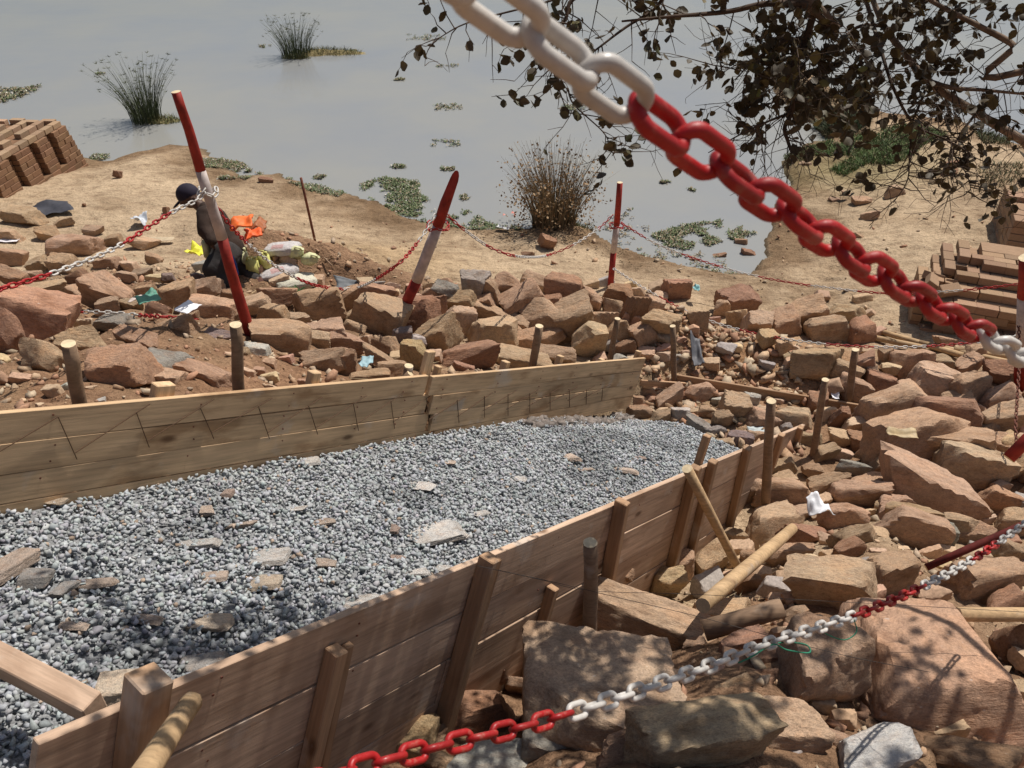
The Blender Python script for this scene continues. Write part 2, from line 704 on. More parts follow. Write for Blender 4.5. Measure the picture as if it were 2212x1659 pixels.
def hull_protos(n, k, seed, squash=(1, 1, 1)):
    rs = np.random.RandomState(seed)
    out = []
    for i in range(n):
        bm = bmesh.new()
        p = rs.normal(size=(k, 3))
        p /= np.linalg.norm(p, axis=1)[:, None]
        p = np.sign(p) * np.abs(p) ** .75 * rs.uniform(.75, 1.1, (k, 1)) * np.array(squash)
        for q in p:
            bm.verts.new(q)
        r = bmesh.ops.convex_hull(bm, input=bm.verts)
        for vv in [vv for vv in bm.verts if not vv.link_faces]:
            bm.verts.remove(vv)
        bmesh.ops.triangulate(bm, faces=bm.faces)
        bm.verts.index_update()
        vs = np.array([q.co[:] for q in bm.verts])
        fs = np.array([[q.index for q in fc.verts] for fc in bm.faces])
        bm.free()
        out.append((vs, fs))
    return out


def rotmats(n, rs, tilt=1.0):
    q = rs.normal(size=(n, 4))
    if tilt < 1:
        a = rs.uniform(0, 2 * np.pi, n)
        q = np.stack([np.cos(a / 2), rs.normal(size=n) * tilt * .5, rs.normal(size=n) * tilt * .5, np.sin(a / 2)], 1)
    q /= np.linalg.norm(q, axis=1)[:, None]
    w_, x_, y_, z_ = q.T
    return np.stack([np.stack([1 - 2 * (y_ * y_ + z_ * z_), 2 * (x_ * y_ - z_ * w_), 2 * (x_ * z_ + y_ * w_)], -1),
                     np.stack([2 * (x_ * y_ + z_ * w_), 1 - 2 * (x_ * x_ + z_ * z_), 2 * (y_ * z_ - x_ * w_)], -1),
                     np.stack([2 * (x_ * z_ - y_ * w_), 2 * (y_ * z_ + x_ * w_), 1 - 2 * (x_ * x_ + y_ * y_)], -1)], 1)


def scatter(name, P, S, cols, protos, material, rs, tilt=1.0, aspect=None, smooth=False):
    """many little stones in one mesh: positions P, sizes S (radius), rgb cols"""
    VV, FF, CC = [], [], []
    base = 0
    which = rs.randint(0, len(protos), len(P))
    for k, (v, f) in enumerate(protos):
        idx = np.where(which == k)[0]
        if not len(idx):
            continue
        Rm = rotmats(len(idx), rs, tilt)
        asp = np.ones((len(idx), 1, 3)) if aspect is None else (1 + (rs.uniform(-1, 1, (len(idx), 1, 3)) * aspect))
        vv = np.einsum('nij,nkj->nki', Rm, v[None] * asp) * S[idx][:, None, None] + P[idx][:, None]
        VV.append(vv.reshape(-1, 3))
        off = (np.arange(len(idx)) * len(v))[:, None, None] + base
        FF.append((f[None] + off).reshape(-1, 3))
        cc = np.repeat(cols[idx][:, None], len(v), 1).reshape(-1, 3)
        CC.append(np.concatenate([cc, np.ones((len(cc), 1))], 1))
        base += len(idx) * len(v)
    return mk(name, np.concatenate(VV), np.concatenate(FF), material, cols=np.concatenate(CC), smooth=smooth)


def gravel_b(a, v):
    """height of the gravel surface (along NN) in bed axes"""
    dip = .16 * sst(1.6, 4.2, a) * sst(.75, 1.36, v)
    endfall = .22 * sst(3.9, 4.6, a)
    return -.205 - dip - endfall + .018 * fbm2(a, v, 1.7, 3, 4) + .010 * fbm2(a, v, 6, 2, 8)


# base sheet under the loose stones, then three layers of stones
ga = np.linspace(-3.2, 5.2, 220)
gv = np.linspace(-.5, FV + .3, 46)
A, B = np.meshgrid(ga, gv)
A2, B2 = A, np.clip(B, .022, FV - .004)
lim = (A > -1.62)
BB = gravel_b(A2, B2) - .022
PP = P1[None, None] + U * A2[..., None] + NN * BB[..., None] + V * B2[..., None]
i2 = np.arange(A.size).reshape(A.shape)
F2 = np.stack([i2[:-1, :-1], i2[:-1, 1:], i2[1:, 1:], i2[1:, :-1]], -1).reshape(-1, 4)
gp_ = hull_protos(10, 11, 3, (1, .82, .62))
NG = 44000
rs = np.random.RandomState(5)
a_ = rs.uniform(-2.6, 4.75, NG)
v_ = rs.uniform(.03, FV - .012, NG)
left = a_ < -1.62
v_[left] = rs.uniform(-.35, FV - .012, left.sum())
endn = 4.25 + .25 * np.sin(v_ * 5) + .25 * (v_ - .6)
keep = (a_ < endn + rs.uniform(-.1, .12, NG))
a_, v_ = a_[keep], v_[keep]
lay = rs.uniform(-.020, .005, len(a_))
b_ = gravel_b(a_, v_) + lay
Pg = P1[None] + U * a_[:, None] + NN * b_[:, None] + V * v_[:, None]
Sg = rs.uniform(.0075, .0148, len(a_)) * np.where(rs.rand(len(a_)) < .25, .72, 1) * np.where(rs.rand(len(a_)) < .09, 1.5, 1)
tone = rs.normal(1, .14, len(a_)).clip(.5, 1.55)
damp = sst(.25, .65, fbm2(a_, v_, 2.3, 3, 15))
tone = tone * (1 - .30 * damp)
cg = np.array([.385, .40, .408])[None] * tone[:, None] * (1 + rs.normal(0, .025, (len(a_), 3)))
odd = rs.rand(len(a_)) < .02
cg[odd] = np.array([.40, .31, .24]) * rs.uniform(.7, 1.2, (odd.sum(), 1))
gv_o = scatter('gravel_bed', Pg, Sg, cg, gp_, M_GRAVEL, rs, tilt=.55, aspect=.22)
tag(gv_o, 'blue-grey crushed stone filling the plank-sided bed', kind='stuff')
M_FINES = m_plain('gravel_fines', (.20, .205, .21), var=.4, scale=90, bmp=.6, bd=.006)
fb = mk('gravel_fines', PP.reshape(-1, 3), F2[(A[:-1, :-1].ravel() < 4.3)], M_FINES, smooth=True)
tag(fb, 'dusty fines under the crushed stone', kind='stuff')

# ------------------------------------------------------------------ rocks
_ico = {}


def ico(n):
    if n not in _ico:
        bm = bmesh.new()
        bmesh.ops.create_icosphere(bm, subdivisions=n, radius=1)
        bm.verts.index_update()
        v = np.array([q.co[:] for q in bm.verts])
        f = np.array([[q.index for q in fc.verts] for fc in bm.faces])
        bm.free()
        _ico[n] = (v, f)
    return _ico[n]


def rock_mesh(seed, sub=4, flat=False, chops=4):
    rs = np.random.RandomState(seed)
    v, f = ico(sub)
    N = []
    Hh = []
    for ax in range(3):
        for sg in (-1, 1):
            n = rs.normal(0, .17, 3)
            n[ax] += sg
            n /= np.linalg.norm(n)
            N.append(n)
            Hh.append(rs.uniform(.72, .95))
    for k in range(chops):
        n = rs.normal(size=3)
        n /= np.linalg.norm(n)
        N.append(n)
        Hh.append(rs.uniform(.82, 1.05))
    N = np.array(N)
    Hh = np.array(Hh)
    d = v @ N.T
    with np.errstate(divide='ignore'):
        r = np.where(d > 1e-3, Hh[None] / np.maximum(d, 1e-3), 9)
    rr = np.sort(r, axis=1)
    rad = rr[:, 0]
    edge = sst(0, .10, rr[:, 1] - rr[:, 0])          # 0 on an edge
    face = np.argmin(r, axis=1)
    p = v * rad[:, None]
    rough_f = rs.uniform(.35, 1.4, len(Hh))[face]
    n1 = fbm(p * 1.7 + seed, 3, seed)
    n2 = fbm(p * 5.5 + seed, 3, seed + 5)
    n3 = np.abs(fbm(p * np.array([2.5, 2.5, 7.0]) + seed, 3, seed + 9))
    disp = .035 * n1 + .022 * n2 * rough_f - .04 * n3 * rough_f * .6 - .008 * (1 - edge)
    # chipped corners
    chip = fbm(p * 3.1 + 40 + seed, 2, seed + 3)
    disp -= .10 * sst(.35, .9, chip) * (1 - edge * .6)
    disp += .010 * fbm(p * 11 + seed, 2, seed + 21) * rough_f - .03 * sst(.0, .5, fbm(p * np.array([4, 4, 9]) + 70 + seed, 2, seed + 17)) * rough_f * .5
    p = p * (1 + disp)[:, None]
    p = p - (p.max(0) + p.min(0)) / 2
    p = p / (p.max(0) - p.min(0))          # unit box
    me = mk('rock', p, f, M_ROCK, link=False, smooth=True)
    me.set_sharp_from_angle(angle=R(38))
    return me


ROCKS = [rock_mesh(100 + i, 4, chops=3 + i % 4) for i in range(18)]
BIG = [rock_mesh(300 + i, 5, chops=4 + i % 3) for i in range(5)]

TONE = {'t': (.41, .28, .185), 'r': (.41, .25, .17), 'g': (.30, .27, .24), 'n': (.44, .31, .21), 'd': (.31, .185, .12), 'b': (.48, .35, .21), 'w': (.52, .49, .45), 'p': (.24, .18, .17)}
TWORD = {'t': 'tan', 'r': 'reddish', 'g': 'grey', 'n': 'beige', 'd': 'brown', 'b': 'yellowish', 'w': 'whitish', 'p': 'purplish'}
rock_px = []      # (px, py, w, object, tonekey)


def add_rock(cx, cy, w, h, tone='t', big=False, rot=None, tl=None):
    P, t = ghit(cx, cy)
    th = math.asin(min(.98, -ray(cx, cy)[2] / np.linalg.norm(ray(cx, cy))))
    W = w * t / FPX
    Hp = h * t / FPX
    D = W * (rnd.uniform(.48, .64) if not big else .80)
    Hh = (Hp - D * math.sin(th)) / math.cos(th)
    lo = .52 * min(W, Hp * 1.5)
    if Hh < lo:
        Hh = lo
        D = max(.38 * W, (Hp - Hh * math.cos(th)) / math.sin(th))
    Hh = min(Hh, 1.0 * W)
    tall = cy > 780 and cx > 1480
    if tall:
        Hh = max(Hh, .52 * W)
    lift = Hh * (.36 if big else .42)
    P, t = ghit(cx, cy, lift)
    kk = 1.22
    me = (BIG if big else ROCKS)[rnd.randrange(5 if big else 18)]
    if tl is None:
        tl = .12 if big else .42 if cy < 800 and 700 < cx < 1900 else .30
    ez = rnd.uniform(-.45, .45) if rot is None else R(rot)
    M = Matrix.Translation(Vector(P)) @ Euler((rnd.uniform(-tl, tl), rnd.uniform(-tl, tl), ez)).to_matrix().to_4x4()
    fl = Euler((rnd.choice((0, math.pi)), 0, rnd.choice((0, math.pi)))).to_matrix().to_4x4()
    wide = .93 if (cy < 800 and not big) else .97
    M = M @ Matrix.Diagonal((W * kk * wide, D * kk, Hh * kk * (1.14 if not big else 1), 1)) @ fl
    k = rnd.uniform(.98, 1.26)
    c = tuple(q * k * rnd.uniform(.96, 1.04) for q in TONE[tone])
    o = obj('rock', me, None, M, c)
    rock_px.append([cx, cy, w, o, tone, Hh < .4 * W])
    return o


# hand-placed rocks, one by one
LEFTR = """60 690 165 108 r|8 722 80 92 d|93 775 98 76 n|257 806 132 100 r|360 790 94 70 g|450 822 120 66 t|358 827 80 64 n|187 742 104 62 t|300 735 100 50 t|372 722 96 52 t
245 698 100 34 g|608 733 114 80 t|554 763 58 38 w|706 780 96 56 t|715 722 106 62 t|470 732 60 46 p|460 672 92 68 t|538 659 86 32 n|590 684 62 52 t|646 693 58 42 n|684 662 100 74 t|735 655 72 72 t
600 642 76 42 r|240 635 104 72 t|232 660 50 30 n|316 632 56 30 t|385 645 68 62 t|438 624 76 46 n|92 632 92 42 t|50 470 90 38 n|155 532 106 42 n|138 575 76 42 t|85 574 46 34 t|236 573 50 32 t|172 600 50 34 d
305 594 46 20 n|364 602 28 22 p|432 600 34 26 p|25 555 60 30 t|28 602 62 36 t|245 520 36 22 t|308 525 62 22 n|185 640 70 40 t|345 670 60 36 r|412 690 50 34 t|130 690 60 34 t|510 690 50 40 t|20 510 60 30 n|110 505 60 26 t
500 640 44 28 d|12 640 60 40 t|285 660 44 26 n|520 770 40 34 t|140 480 40 20 n|200 500 44 20 n|60 600 50 26 n|270 600 46 26 n|330 560 40 22 t"""
MIDR = """809 643 82 62 r|824 690 102 94 t|897 694 96 92 d|940 667 60 62 d|950 730 84 72 t|962 634 52 46 g|925 640 42 32 n|988 655 76 46 t|996 700 64 70 n|1020 615 50 52 g|1053 630 50 62 n|1094 620 46 46 t|1040 655 52 40 t
1060 678 76 44 n|1065 728 94 80 t|1130 650 94 64 t|1162 686 82 74 t|1158 617 64 52 t|1220 627 76 62 d|1196 665 42 54 d|1232 692 96 86 t|1100 722 56 30 t|1112 697 60 32 n|1013 768 114 58 d|1130 780 126 34 t|1128 738 56 50 t
1190 733 66 42 t|1199 769 82 30 t|1275 738 88 82 n|1272 653 52 54 t|1332 640 62 44 d|1307 700 54 64 t|1322 665 42 38 n|1341 718 60 50 t|1352 755 44 40 d|1378 668 56 56 d|1390 726 54 56 t|1425 702 74 62 t|1411 662 36 34 n
742 741 82 44 t|735 784 70 56 t|835 748 66 44 t|818 772 76 30 t|840 800 62 38 t|893 773 60 66 b|868 732 38 44 p|1003 797 48 24 r|795 815 82 26 t|762 712 52 38 t|690 735 50 40 n|770 690 50 40 t"""
RIGHTR = """1465 628 62 52 d|1590 653 84 58 d|1690 703 68 60 t|1736 682 86 70 t|1826 678 72 36 n|1790 712 86 60 t|1857 720 60 56 d|1640 700 62 62 n|1594 690 44 42 t|1512 692 38 44 t|1558 668 36 38 n|1694 747 32 32 b
1764 788 96 60 t|1824 805 66 46 t|1657 732 42 36 b|1511 848 56 40 t|1448 862 62 42 n|1586 882 60 62 n|1623 868 32 36 w|1558 910 38 42 t|1642 907 64 48 t|1468 895 38 32 w|1524 890 38 28 t|1710 908 74 44 n|1596 950 54 28 p
1637 945 40 30 n|1560 962 44 32 n|1510 920 58 30 g|1430 900 50 30 t|1700 930 26 30 g|1370 868 54 30 t|1400 850 40 26 n|1545 935 40 24 g|1815 903 44 60 d|1918 885 134 96 t|2022 902 142 74 d|1970 790 82 70 t|2016 828 96 82 n
2092 842 94 76 t|2165 862 94 58 n|2162 804 78 56 d|2025 790 72 36 t|2090 790 68 28 n|1918 770 36 42 t|2160 910 110 60 t|1936 936 86 46 t|1978 958 200 50 t|2056 968 160 36 n|2092 930 54 38 t|2125 934 68 38 t|1862 955 64 46 d
2090 1008 150 92 n|1908 1004 80 52 t|1962 992 58 36 g|2000 1060 205 62 t|2175 962 52 46 b|1852 1068 110 42 t|1696 1072 112 72 t|1664 1140 128 78 t|1528 1212 78 72 t|1467 1225 58 64 n|1435 1258 54 54 b|1588 1165 50 66 t
1549 1174 52 38 t|2190 1010 80 70 t|1780 980 60 40 t|1745 950 50 36 n|1840 1010 60 34 g|1760 1020 50 34 t|1930 1100 90 44 t|1820 1120 90 50 t|2080 1100 90 44 t|2160 1080 80 44 r|1730 1110 60 44 n|2190 820 50 40 n|1770 870 50 40 d|1380 890 50 26 t"""
NEARR = """1795 1268 148 120 n|1920 1240 142 88 t|1835 1188 64 34 d|1970 1145 132 44 t|2034 1152 64 44 g|2115 1255 168 108 t|2100 1155 74 58 t|2190 1200 64 60 t|2192 1238 52 34 d|2190 1385 76 98 d|2200 1510 70 125 n|1870 1632 205 95 w|1370 1315 112 58 t
1440 1262 60 74 b|1033 1548 165 102 d|870 1598 135 96 b|1205 1612 140 98 g|1117 1482 44 46 t|1700 1200 90 60 t|1610 1260 60 40 d|1720 1330 70 40 t|1660 1430 90 60 d|1340 1240 50 36 t|2170 1310 90 50 d|1500 1395 50 44 t|1250 1450 60 40 d|950 1650 90 60 n"""
NEARR += """|1560 1330 120 70 n|1640 1480 80 50 d|1390 1470 90 60 t|1160 1420 60 50 d|1950 1330 100 60 t|1360 1620 130 80 t|1060 1460 60 46 d|1740 1240 60 60 t|1600 1400 100 60 r|2100 1640 160 80 d|1780 1600 90 60 t|1600 1500 80 60 n|930 1600 70 56 t"""
RIGHTR += """|1850 840 70 50 t|1900 830 60 46 d|2060 870 66 50 t|1990 880 60 40 t|2140 960 70 54 t|2000 1000 70 44 d|1960 1110 110 60 t|2060 1140 90 52 n|1880 1050 70 46 t|1790 1050 80 50 t|1740 1160 90 60 d|1850 1160 90 52 t|1620 1060 50 60 n|1690 1010 56 44 t|2110 760 50 34 t|2190 1130 70 54 t|1640 1210 70 50 t|2040 740 50 34 t"""
HEROR = """1425 1372 262 150 n -18|1285 1530 290 300 n -14|1510 1590 275 175 n 12|1675 1575 170 150 n 4|2030 1450 345 320 r -8|1762 1440 170 250 t 8|1100 1660 235 70 w 0"""
for blk in (LEFTR, MIDR, RIGHTR, NEARR):
    for e in blk.replace('\n', '|').split('|'):
        q = e.split()
        add_rock(float(q[0]), float(q[1]), float(q[2]), float(q[3]), q[4])
for e in HEROR.split('|'):
    q = e.split()
    add_rock(float(q[0]), float(q[1]), float(q[2]), float(q[3]), q[4], True, float(q[5]))
HAND = len(rock_px)
# smaller loose rocks between them
FILL = [((-10, 560, 700, 880), 34, (26, 46), 'left'), ((620, 610, 1450, 780), 32, (26, 42), 'mid'), ((1400, 640, 1900, 800), 18, (22, 40), 'right'),
        ((1780, 780, 2230, 1230), 34, (30, 56), 'rslope'), ((1560, 980, 1800, 1300), 14, (34, 60), 'rslope'), ((1300, 1220, 2220, 1640), 20, (40, 80), 'near'), ((1390, 830, 1720, 960), 20, (16, 30), 'toe'), ((2240, 800, 2900, 1640), 46, (60, 130), 'off'), ((-500, 560, -20, 860), 22, (50, 90), 'off')]
def over_bed(P):
    q = P - P1
    return -2.5 < q @ U < 4.3 and -.12 < q @ V < FV + .1


fillers = []
for (x0, y0, x1, y1), n, (w0, w1), key in FILL:
    k = tries = 0
    while k < n and tries < 4000:
        tries += 1
        cx, cy = rnd.uniform(x0, x1), rnd.uniform(y0, y1)
        if any(abs(r[0] - cx) < .36 * (r[2] + w0) and abs(r[1] - cy) < .25 * (r[2] + w0) for r in rock_px):
            continue
        if over_bed(ghit(cx, cy)[0]):
            continue
        w_ = rnd.uniform(w0, w1)
        o = add_rock(cx, cy, w_, w_ * rnd.uniform(.55, .85), rnd.choice('tttnndrgb'))
        fillers.append(o)
        k += 1

# past the three hundred largest: join the small loose ones
vs_, fs_, cs_, base_ = [], [], [], 0
for o in fillers:
    me = o.data
    v = np.empty(len(me.vertices) * 3)
    me.vertices.foreach_get('co', v)
    f = np.empty(len(me.polygons) * 3, np.int32)
    me.loops.foreach_get('vertex_index', f)
    M = np.array(o.matrix_basis)
    vs_.append(v.reshape(-1, 3) @ M[:3, :3].T + M[:3, 3])
    fs_.append(f.reshape(-1, 3) + base_)
    base_ += len(me.vertices)
    cs_.append(np.tile(np.array(o.color)[None], (len(me.vertices), 1)))
    bpy.data.objects.remove(o)
sr = mk('small_rocks', np.concatenate(vs_), np.concatenate(fs_), M_RUB, cols=np.concatenate(cs_), smooth=True)
sr.data.set_sharp_from_angle(angle=R(38))
tag(sr, 'small loose quarry rocks lying between the bigger ones', kind='stuff')
rock_px = rock_px[:HAND]

# labels of the hand-placed rocks: nearest landmark, side of it, and rank there
LM = [('curved red and white pole', 548, 742), ('white cement sacks', 620, 585), ('man in the dark cap', 470, 560), ('black cloth on the sand', 110, 455),
      ('paper by the green rag', 415, 700), ('pointed red and white pole', 900, 600), ('round stake near the curved pole', 512, 770), ('leftmost round stake', 160, 810),
      ('upright red and white pole', 1325, 560), ('brick stack beside the path', 2090, 660), ('thin board lying on edge', 1650, 850), ('crumpled silver foil', 1752, 1148),
      ('last stake of the near planks', 1768, 900), ('leaning log brace', 1620, 1220), ('dark half log', 1615, 1325), ('short stake by the near planks', 1275, 1270),
      ('pale log at the edge', 2150, 1325), ('fallen red pole', 2190, 980), ('tall stake in the dug soil', 1840, 810), ('stake ending the thin board', 1452, 765),
      ('weathered stake behind the planks', 1158, 745), ('far end of the far planks', 1385, 820), ('far red links of the low chain', 1915, 1300), ('red end of the low chain', 960, 1620),
      ('sawn stub beside the plank joint', 920, 780)]
ORD = ['nearest', 'second', 'third', 'fourth', 'fifth', 'sixth', 'seventh', 'eighth', 'ninth', 'tenth', 'eleventh', 'twelfth', 'thirteenth', 'fourteenth', 'fifteenth']
buck = {}
for r in rock_px[:HAND]:
    best = min(range(len(LM)), key=lambda i: math.hypot(LM[i][1] - r[0], (LM[i][2] - r[1]) * 1.2))
    dx, dy = r[0] - LM[best][1], r[1] - LM[best][2]
    side = ('to the right of' if dx > 0 else 'to the left of') if abs(dx) > abs(dy) else ('below' if dy > 0 else 'above')
    buck.setdefault((best, side), []).append((math.hypot(dx, dy), r))
for (b0, side), L in buck.items():
    L.sort(key=lambda q: q[0])
    for k, (_, r) in enumerate(L):
        size = 'huge' if r[2] > 150 else 'big' if r[2] > 90 else 'mid-sized' if r[2] > 55 else 'small'
        lab = f"{size} {TWORD[r[4]]} rock, {ORD[min(k, 14)]} {side} the {LM[b0][0]}"
        tag(r[3], lab, 'rock')

# rubble between the rocks
rp_ = hull_protos(12, 9, 31, (1, .8, .6))
NQ = 26000
rs = np.random.RandomState(41)
qx = rs.uniform(-5.5, 6.5, NQ)
qy = rs.uniform(.8, 10.5, NQ)
qs = .6249 * qx + .7807 * qy
qt = -.7807 * qx + .6249 * qy
sdq = sdist(qx, qy)
zq = height(qx, qy)
slopeq = sst(.62, .9, zq)
clump = sst(-.25, .6, fbm2(qx, qy, 1.1, 3, 77))
pr = slopeq * (.42 + .58 * clump) + .05 + (1 - sst(.1, .8, sdq)) * .12
keep = (rs.rand(NQ) < pr) & (sdq > .02) & ~((qt > 1.2) & (qt < 2.9) & (qs < 4.9)) & (np.hypot(qx, qy) > 1.0)
qx, qy, zq = qx[keep], qy[keep], zq[keep]
Sq = rs.gamma(2.0, .009, len(qx)).clip(.005, .055)
Pq = np.stack([qx, qy, zq + Sq * .25], -1)
palette = np.array([[.40, .26, .16], [.44, .31, .20], [.33, .19, .12], [.46, .36, .25], [.36, .27, .19], [.38, .21, .13]])
cq = palette[rs.randint(0, len(palette), len(qx))] * rs.uniform(.75, 1.2, (len(qx), 1))
tag(scatter('rubble', Pq, Sq, cq, rp_, M_RUB, rs, tilt=.6, aspect=.3), 'stone chips and clods strewn over the bank', kind='stuff')
# broken stone spilled at the foot of the gravel bed
n = 1500
a_ = rs.uniform(4.1, 5.9, n)
v_ = rs.uniform(-.1, FV + .35, n)
a_[900:] = rs.uniform(2.3, 4.6, 600)
v_[900:] = rs.uniform(FV - .16, FV + .02, 600)
kq = a_ < 4.1
pp = P1[None] + U * a_[:, None] + V * v_[:, None]
zz = height(pp[:, 0], pp[:, 1])
zz = np.where(kq, (pp + NN * (gravel_b(a_, v_)[:, None] - .02))[:, 2], zz)
pp = np.where(kq[:, None], pp + NN * (gravel_b(a_, v_)[:, None] - .02), pp)
Sq = rs.gamma(3, .014, n).clip(.012, .09)
Sq = np.where(kq, Sq.clip(.015, .05), Sq)
Pq = np.stack([pp[:, 0], pp[:, 1], zz + Sq * .3], -1)
cq = palette[rs.randint(0, len(palette), n)] * rs.uniform(.8, 1.3, (n, 1))
cq = np.where(kq[:, None], np.array([.20, .17, .15]) * rs.uniform(.7, 1.3, (n, 1)), cq)
tag(scatter('stone_chippings', Pq, Sq, cq, rp_, M_RUB, rs, tilt=.6, aspect=.3), 'broken stone spilling past the gravel end', kind='stuff')

# dry straw and twigs caught among the rocks
n = 5200
rs = np.random.RandomState(77)
sx = rs.uniform(-4, 6, n)
sy = rs.uniform(1, 9.5, n)
st_ = -.7807 * sx + .6249 * sy
ss_ = .6249 * sx + .7807 * sy
zz = height(sx, sy)
cl = sst(.1, .7, fbm2(sx, sy, 1.3, 3, 55))
pitd = np.exp(-(((sx - pit[0]) / .9) ** 2 + ((sy - pit[1]) / .6) ** 2))
kp = (rs.rand(n) < np.maximum(cl * .7, pitd)) & (zz > .5) & ~((st_ > 1.2) & (st_ < 2.9) & (ss_ < 4.9))
sx, sy, zz = sx[kp], sy[kp], zz[kp]
n = len(sx)
L_ = rs.uniform(.03, .13, n)
an = rs.uniform(0, 6.28, n)
up = rs.uniform(-.1, .35, n)
wd = rs.uniform(.0018, .0042, n)
d1 = np.stack([np.cos(an), np.sin(an), up], -1) * L_[:, None]
d2 = np.stack([-np.sin(an), np.cos(an), rs.uniform(-.5, .5, n)], -1) * wd[:, None]
p0 = np.stack([sx, sy, zz + .012], -1)
sv = np.stack([p0 - d2, p0 + d2, p0 + d1 + d2 * .4, p0 + d1 - d2 * .4], 1).reshape(-1, 3)
sc_ = np.repeat((np.array([.50, .38, .22]) * rs.uniform(.5, 1.15, (n, 1)))[:, None], 4, 1).reshape(-1, 3)
tag(mk('dry_straw', sv, np.arange(4 * n).reshape(-1, 4), M_PLANTC, cols=np.concatenate([sc_, np.ones((4 * n, 1))], 1)), 'dry straw and chaff among the rocks', kind='stuff')

# ------------------------------------------------------------------ wooden pieces


def box_mesh(name, lx, ly, lz, m, bev=.003, segs=1, wob=0, seed=0):
    """box centred on y,z with x from 0 to lx"""
    bm = bmesh.new()
    bmesh.ops.create_cube(bm, size=1)
    for q in bm.verts:
        q.co = Vector(((q.co.x + .5) * lx, q.co.y * ly, q.co.z * lz))
    if segs > 1:
        for k in range(1, segs):
            xx = lx * k / segs
            bmesh.ops.bisect_plane(bm, geom=bm.verts[:] + bm.edges[:] + bm.faces[:], plane_co=(xx, 0, 0), plane_no=(1, 0, 0))
    bmesh.ops.bevel(bm, geom=[e for e in bm.edges if e.calc_face_angle(0) > .5], offset=bev, segments=1, affect='EDGES')
    if wob:
        r = random.Random(seed)
        ph = r.uniform(0, 9)
        for q in bm.verts:
            q.co.y += wob * math.sin(q.co.x * 1.3 + ph)
            q.co.z += wob * math.sin(q.co.x * 1.9 + ph * 2)
    me = bpy.data.meshes.new(name)
    bm.to_mesh(me)
    bm.free()
    me.materials.append(m)
    return me


def frame(o, x, y, z):
    M = Matrix.Identity(4)
    for k, a in enumerate((x, y, z)):
        for r in range(3):
            M[r][k] = float(a[r])
    for r in range(3):
        M[r][3] = float(o[r])
    return M


def beam(name, p, q, wy, wz, m, parent=None, up=(0, 0, 1), bev=.003, color=None, wob=0, segs=1):
    """box from p to q; wy across, wz along 'up'"""
    p, q = Vector(p), Vector(q)
    x = q - p
    L = x.length
    x.normalize()
    z = Vector(up)
    y = z.cross(x).normalized()
    z = x.cross(y).normalized()
    me = box_mesh(name, L, wy, wz, m, bev, segs, wob, rnd.randrange(999))
    return obj(name, me, parent, frame(p, x, y, z), color)


def tube_mesh(name, pts, radii, m, nseg=10, rough=0, seed=0, caps=None, slant=None):
    pts = [Vector(p) for p in pts]
    rs = random.Random(seed)
    V_, F_ = [], []
    n = len(pts)
    ref = Vector((0, 0, 1))
    t0 = (pts[-1] - pts[0]).normalized()
    if abs(t0.z) > .85:
        ref = Vector((1, 0, 0))
    for i, p in enumerate(pts):
        t = (pts[min(i + 1, n - 1)] - pts[max(i - 1, 0)]).normalized()
        a = t.cross(ref).normalized()
        b = t.cross(a).normalized()
        for k in range(nseg):
            th = 2 * math.pi * k / nseg
            rr = radii[i] * (1 + rs.uniform(-rough, rough))
            off = a * (math.cos(th) * rr) + b * (math.sin(th) * rr)
            if slant and i == n - 1:
                off = off + t * (slant * math.cos(th) * rr)
            V_.append(p + off)
    for i in range(n - 1):
        for k in range(nseg):
            F_.append((i * nseg + k, i * nseg + (k + 1) % nseg, (i + 1) * nseg + (k + 1) % nseg, (i + 1) * nseg + k))
    nb = len(F_)
    F_.append(tuple(range(nseg))[::-1])
    F_.append(tuple(range((n - 1) * nseg, n * nseg)))
    me = bpy.data.meshes.new(name)
    me.from_pydata([tuple(q) for q in V_], [], F_)
    me.materials.append(m)
    if caps:
        me.materials.append(caps)
    for k, pl in enumerate(me.polygons):
        pl.use_smooth = k < nb
        if caps and k >= nb:
            pl.material_index = 1
    me.update()
    return me


def loft(a, b, n):
    return [Vector(a).lerp(Vector(b), k / (n - 1)) for k in range(n)]


# ---- near formwork: four rows of planks, posts nailed outside
near = thing('plank_formwork', 'long brown plank formwork wall with outside posts, at the gravel\'s near edge', 'formwork', wall(0, -.8))
rows = [.037, -.188, -.402, -.612, -.826]
joins = [[-1.60, 1.22, 6.05], [-1.60, 1.24, 6.05], [-1.60, -.05, 2.4, 6.05], [-1.60, 1.2, 6.05]]
for r in range(4):
    for k in range(len(joins[r]) - 1):
        a0, a1 = joins[r][k] + .002, joins[r][k + 1] - .002
        hh = rows[r] - rows[r + 1] - .005
        off = rnd.uniform(-.003, .003)
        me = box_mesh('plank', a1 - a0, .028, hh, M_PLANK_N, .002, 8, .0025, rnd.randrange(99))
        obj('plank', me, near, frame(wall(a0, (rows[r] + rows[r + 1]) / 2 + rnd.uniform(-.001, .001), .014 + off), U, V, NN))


def near_post(x, y, x2, y2, wu, wv, above=0, deep=.2, lab=None, m=None, inner=False):
    """batten against the wall face; (x,y) its visible head, (x2,y2) its foot"""
    vo = (-wv / 2 - .003) if not inner else (.03 + wv / 2 + .003)
    a, b = nearab(x, y, vo)
    a2, b2 = nearab(x2, y2, vo)
    top = Vector(wall(a, b, vo))
    bot = Vector(wall(a2, b2, vo))
    bot = bot + (bot - top).normalized() * deep
    o = beam('post', bot, top, wv, wu, m or M_POST, near, up=tuple(U), bev=.004)
    if lab:
        o['label'] = lab
    return o


